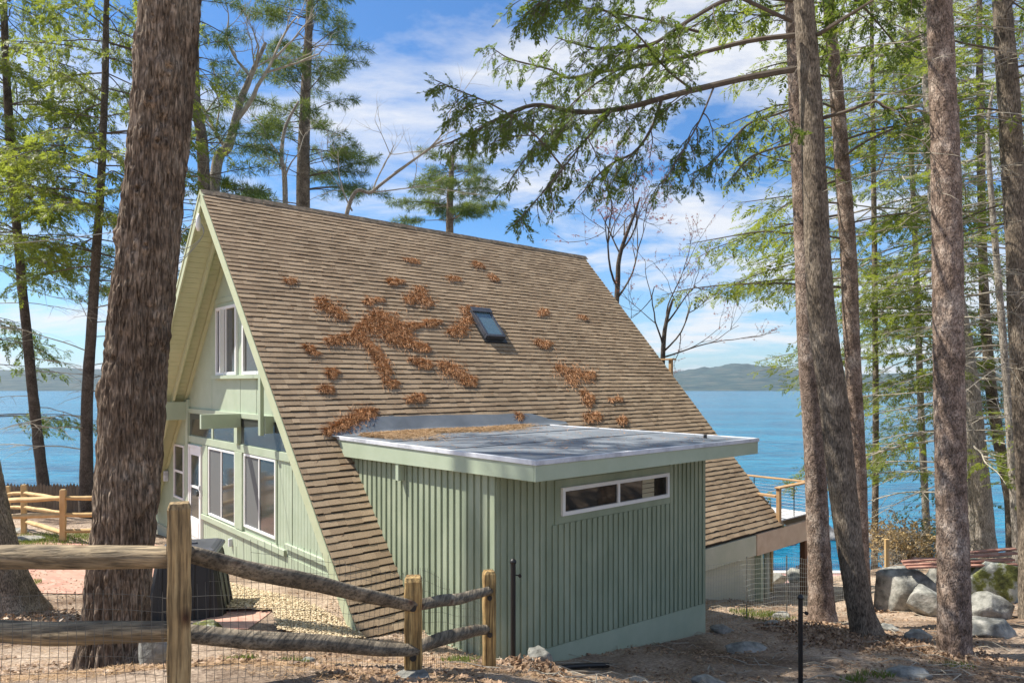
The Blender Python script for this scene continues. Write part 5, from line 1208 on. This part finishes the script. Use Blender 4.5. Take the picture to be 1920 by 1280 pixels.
def hitroof(x, y):
    ry = np.array([(x-960)/F0, 1, (Y0-y)/F0]); t = (nr_@O3)/(nr_@ry); d = t*ry-O3; return d@Ru, (d@Gv)/CA
CL = [('dense rust-brown needle clump, upper left on the roof slope', 615,573,44,34),('largest sprawling needle heap left of the skylight', 708,612,150,48),('long needle drift below the largest heap, pointing left', 655,638,80,20),
 ('right-hand tail of the largest needle heap', 765,642,70,22),('needle clump directly under the largest heap', 712,672,40,46),('needle clump above and right of the largest heap', 782,556,56,30),('small needle clump left of the upper middle one', 735,530,40,16),
 ('needle clump between the largest heap and the skylight', 798,601,54,22),('needle drift caught against the left side of the skylight', 862,605,40,44),('needle ridge caught on top of the skylight', 885,582,50,10),
 ('needle clump below the middle of the heap, above the big pair', 778,682,42,28),('large needle clump below and left of the skylight', 848,695,44,40),('needle clump joined to the right of the large lower one', 880,708,36,26),
 ('small needle clump between lower left clumps', 727,715,36,18),('small needle clump at far left near the gable', 617,729,32,16),('tiny needle clump left of the drift', 592,657,30,16),('small needle clump at left, lower down', 618,697,20,20),
 ('needle clump right of the skylight, lower', 1030,640,44,18),('large needle clump on the right part of the slope', 1075,700,66,44),('needle clump under the large right-hand one', 1098,750,30,34),('needle clump beside the flat roof end', 1105,788,46,28),
 ('rightmost needle clump near the flat roof', 1156,792,22,20),('small needle clump right of the under-right one', 1155,746,26,10),('small needle clump over the flat roof left part', 774,748,28,22),('needle heap piled on the flat roof left corner', 672,782,70,34),
 ('needle drift at the far left corner of the flat roof', 628,803,44,14),('small needle clump just above the membrane flashing', 985,778,30,10),('faint needle clump high under the ridge', 765,490,30,14),('faint needle clump high in the middle of the slope', 850,518,32,12),
 ('faint needle clump high, left of centre right', 898,496,20,14),('small needle clump high, above the skylight right', 926,524,18,18),('tiny needle clump high near the gable edge', 541,526,22,8),('small needle clump right of the skylight level', 1028,582,30,16),
 ('tiny needle clump far right of the skylight', 1085,596,22,8),('tiny needle clump between heap and top clump', 702,562,34,14)]
SH = {1: [(704,588,9),(718,592,9),(690,603,9),(735,602,8),(750,612,8),(705,600,12),(722,612,7),(740,622,8),(680,612,7),(672,622,8),(700,618,6),(758,626,8),(725,630,7)],
      2: [(618,638,4),(628,636,5),(640,634,6),(652,632,7),(664,630,8),(676,634,8),(685,642,6),(692,650,5)], 3: [(735,636,6),(748,640,7),(762,643,7),(775,646,6),(788,650,4),(795,652,3)],
      0: [(600,563,6),(606,572,8),(614,576,9),(622,580,8),(630,587,6),(640,592,4)], 8: [(880,588,6),(874,600,7),(866,608,8),(856,616,7),(846,622,5),(862,620,7)], 9: [(868,580,4),(880,578,5),(893,580,5),(905,583,3)],
      4: [(700,656,6),(706,666,7),(712,678,8),(716,688,6),(722,694,4)], 5: [(785,543,7),(776,554,8),(790,560,9),(800,566,6),(766,562,5)], 11: [(832,684,8),(840,690,9),(852,696,9),(862,702,7)], 18: [(1050,690,7),(1062,698,9),(1078,700,11),(1070,712,8),(1095,704,7),(1106,702,4)],
      24: [(690,772,9),(676,776,10),(664,783,9),(650,790,8),(640,796,6)], 25: [(640,797,5),(628,802,6),(614,806,4)]}
for i, (lb, x, y, w, h) in enumerate(CL): clump(lb, x, y, w, h, 100+i, shape=SH.get(i))
# needles on the flat roof
rr = np.random.default_rng(77); n = 24000; U_ = rr.random(n); uu_ = 1.15+4.3*rr.beta(1.1,1.6,n); vc = 4.95+.12*np.sin(uu_*2)+.0*uu_; vv_ = vc+abs(rr.normal(size=n))*(.85-.15*(uu_-1))*(.4+.9*vn(uu_*2, uu_*0))-.3; ok = (vv_ > 4.62) & (vv_ < 9.4)
P_ = O3+uu_[ok][:,None]*Ru+vv_[ok][:,None]*Gv+np.array([0,0,1.])*(ZT+.006+.05*rr.random(ok.sum())**2)[:,None]
scatter_quads('roof_needles', 'mat of bleached pine needles drifted on the flat roof against the slope', 'needles', M['needles_pale'], P_, .12, .0032, rr, .25)
n = 900; uu_ = rr.uniform(.9, 5.9, n); vv_ = rr.uniform(4.7, 9.5, n); P_ = O3+uu_[:,None]*Ru+vv_[:,None]*Gv+np.array([0,0,1.])*(ZT+.008)
n = 1500; uu_ = rr.uniform(.1, 11.8, n); ss_ = rr.beta(1.6,1.6,n)*9.5+.3; Q_ = np.array([rp(a, b, .018) for a, b in zip(uu_, ss_)])
g = scatter_quads('scattered_needles', 'single fallen needles sprinkled over the roof surfaces', 'needles', M['needles'], np.concatenate([P_, Q_]), .09, .003, rr, .3)

# ------------------------------------------------------------ shrub, dock, chairs, cable
c = gp(1700, 0, 24); sh = thing('shrub', 'dry tan shrub full of bare twigs beyond the stake', 'shrub', c); r = np.random.default_rng(3); g = MB(); lv = Leaves()
for k in range(240):
    a = r.random()*6.28; d = unit(np.array([math.cos(a)*.8, math.sin(a)*.8, .55+.7*r.random()])); p = c+np.array([r.normal()*.45, r.normal()*.3, 0]); L_ = .9+1.1*r.random()
    Q = limbpath(p, d, L_, r, 6, .1, .1, .2); g.tube(Q, np.linspace(.010,.003,6), 3, cap=False)
    for j in range(5):
        e = Q[1+j % 5]+0; f = e+unit(r.normal(size=3)+np.array([0,0,.5]))*.35; g.tube([e, f], [.005,.002], 3, cap=False)
        for q in range(2): lv.add(f+r.normal(size=3)*.05, r.normal(size=3), r.normal(size=3), .05+.05*r.random())
g.build('twigs', M['deadtwig'], sh); lv.build('leaves', M['shrub'], sh, [tuft(5,.25,9)], r)
# lakeside terrace slab with pale edge
tr_ = thing('stone_terrace', 'pink stone terrace with a pale kerb at the water edge, seen under the deck', 'terrace', (17, 46, -14))
g = MB(); z = -13.0; g.box([9, 44.5, -15], [26, 47.2, z]); g.build('paving', M['slab'], tr_, bevel=.03)
g = MB(); g.box([9, 47.21, -15], [26, 47.8, z+.10]); g.build('kerb', M['slabedge'], tr_, bevel=.03)
def chair(label, x, d, z, rot):
    c = np.array([(x-960)/F0*d, d, z]); t = thing('lawn_chair', label, 'chair', c, 'chairs at the waterside'); ca, sa = math.cos(rot), math.sin(rot)
    def T(p): return np.array([c[0]+p[0]*ca-p[1]*sa, c[1]+p[0]*sa+p[1]*ca, c[2]+p[2]])
    def bar(g, a, b, w, h): g.beam(T(a), T(b), w, h)
    g = MB()
    for k in range(5): bar(g, [-.24+.12*k,.05,.30], [-.30+.15*k,.42,.95+.05*(2-abs(k-2))], .10, .02)
    g.build('backrest', M['chair'], t)
    g = MB()
    for k in range(4): bar(g, [-.27,-.42+.14*k,.38-.025*k], [.27,-.42+.14*k,.38-.025*k], .12, .02)
    g.build('seat', M['chair'], t)
    for s_ in (-1, 1):
        g = MB(); bar(g, [s_*.33,-.5,.55], [s_*.33,.3,.55], .12, .025); g.build('armrest', M['chair'], t)
        g = MB(); bar(g, [s_*.30,-.44,0], [s_*.30,-.44,.54], .09, .03); g.build('leg', M['chair'], t)
        g = MB(); bar(g, [s_*.28,-.40,.34], [s_*.28,.5,.03], .03, .09); g.build('leg', M['chair'], t)
chair('dark slatted lounge chair seen under the deck beside the brown post', 1432, 46.0, -13.0, 3.3)
chair('dark slatted lounge chair between the leaning and slender trunks', 1500, 46.2, -13.0, 3.0)
chair('dark slatted lounge chair at the water left of the wooden stake', 1637, 46.0, -13.0, 2.8)
# service cable to the gable peak
g = MB(); pk = wp(-.07,-.05,-.62); A_ = pt(-200,468,13)
mid = (A_+pk)/2+np.array([0,0,-.12]); g.tube(curve([A_, A_*.5+mid*.5+np.array([0,0,-.03]), mid, mid*.5+pk*.5+np.array([0,0,-.02]), pk], 30), .009, 5)
for k, (a, b) in enumerate([(-.35,-.9),(-.25,-.75),(-.15,-.55)]): g.tube(curve([pk, pk+np.array([-.5,0,-.45]), pk+np.array([-.1+a,-.05,b-.1]), pk+np.array([.10,0,-.35]), pk], 20), .008, 5)
tag(g.build('power_cable', M['wire_l'], loc=A_), 'grey service cable strung to a white insulator under the gable peak', 'cable')
g = MB(); g.tube([pk+np.array([0,0,.12]), pk, pk+np.array([.0,0,-.16]), pk+np.array([0,0,-.26])], [.02,.05,.06,.03], 12); tag(g.build('insulator', M['white'], loc=pk, smooth=True), 'white cable insulator fixed just under the gable peak', 'insulator')

# ------------------------------------------------------------ air
mh = bpy.data.materials.new('air'); mh.use_nodes = True; th_ = mh.node_tree; th_.nodes.clear()
pv = N(th_, 'ShaderNodeVolumePrincipled', Density=0.00006); pv.inputs['Color'].default_value = (.80,.88,1,1); pv.inputs['Anisotropy'].default_value = .3
oo = N(th_, 'ShaderNodeOutputMaterial'); th_.links.new(pv.outputs[0], oo.inputs['Volume'])
g = MB(); g.box([-4100, -120, -20], [4100, 5300, 140]); o = g.build('haze', mh); o['kind'] = 'stuff'; tag(o, 'thin bluish air over the lake fading the far hills', 'haze', kind='stuff')
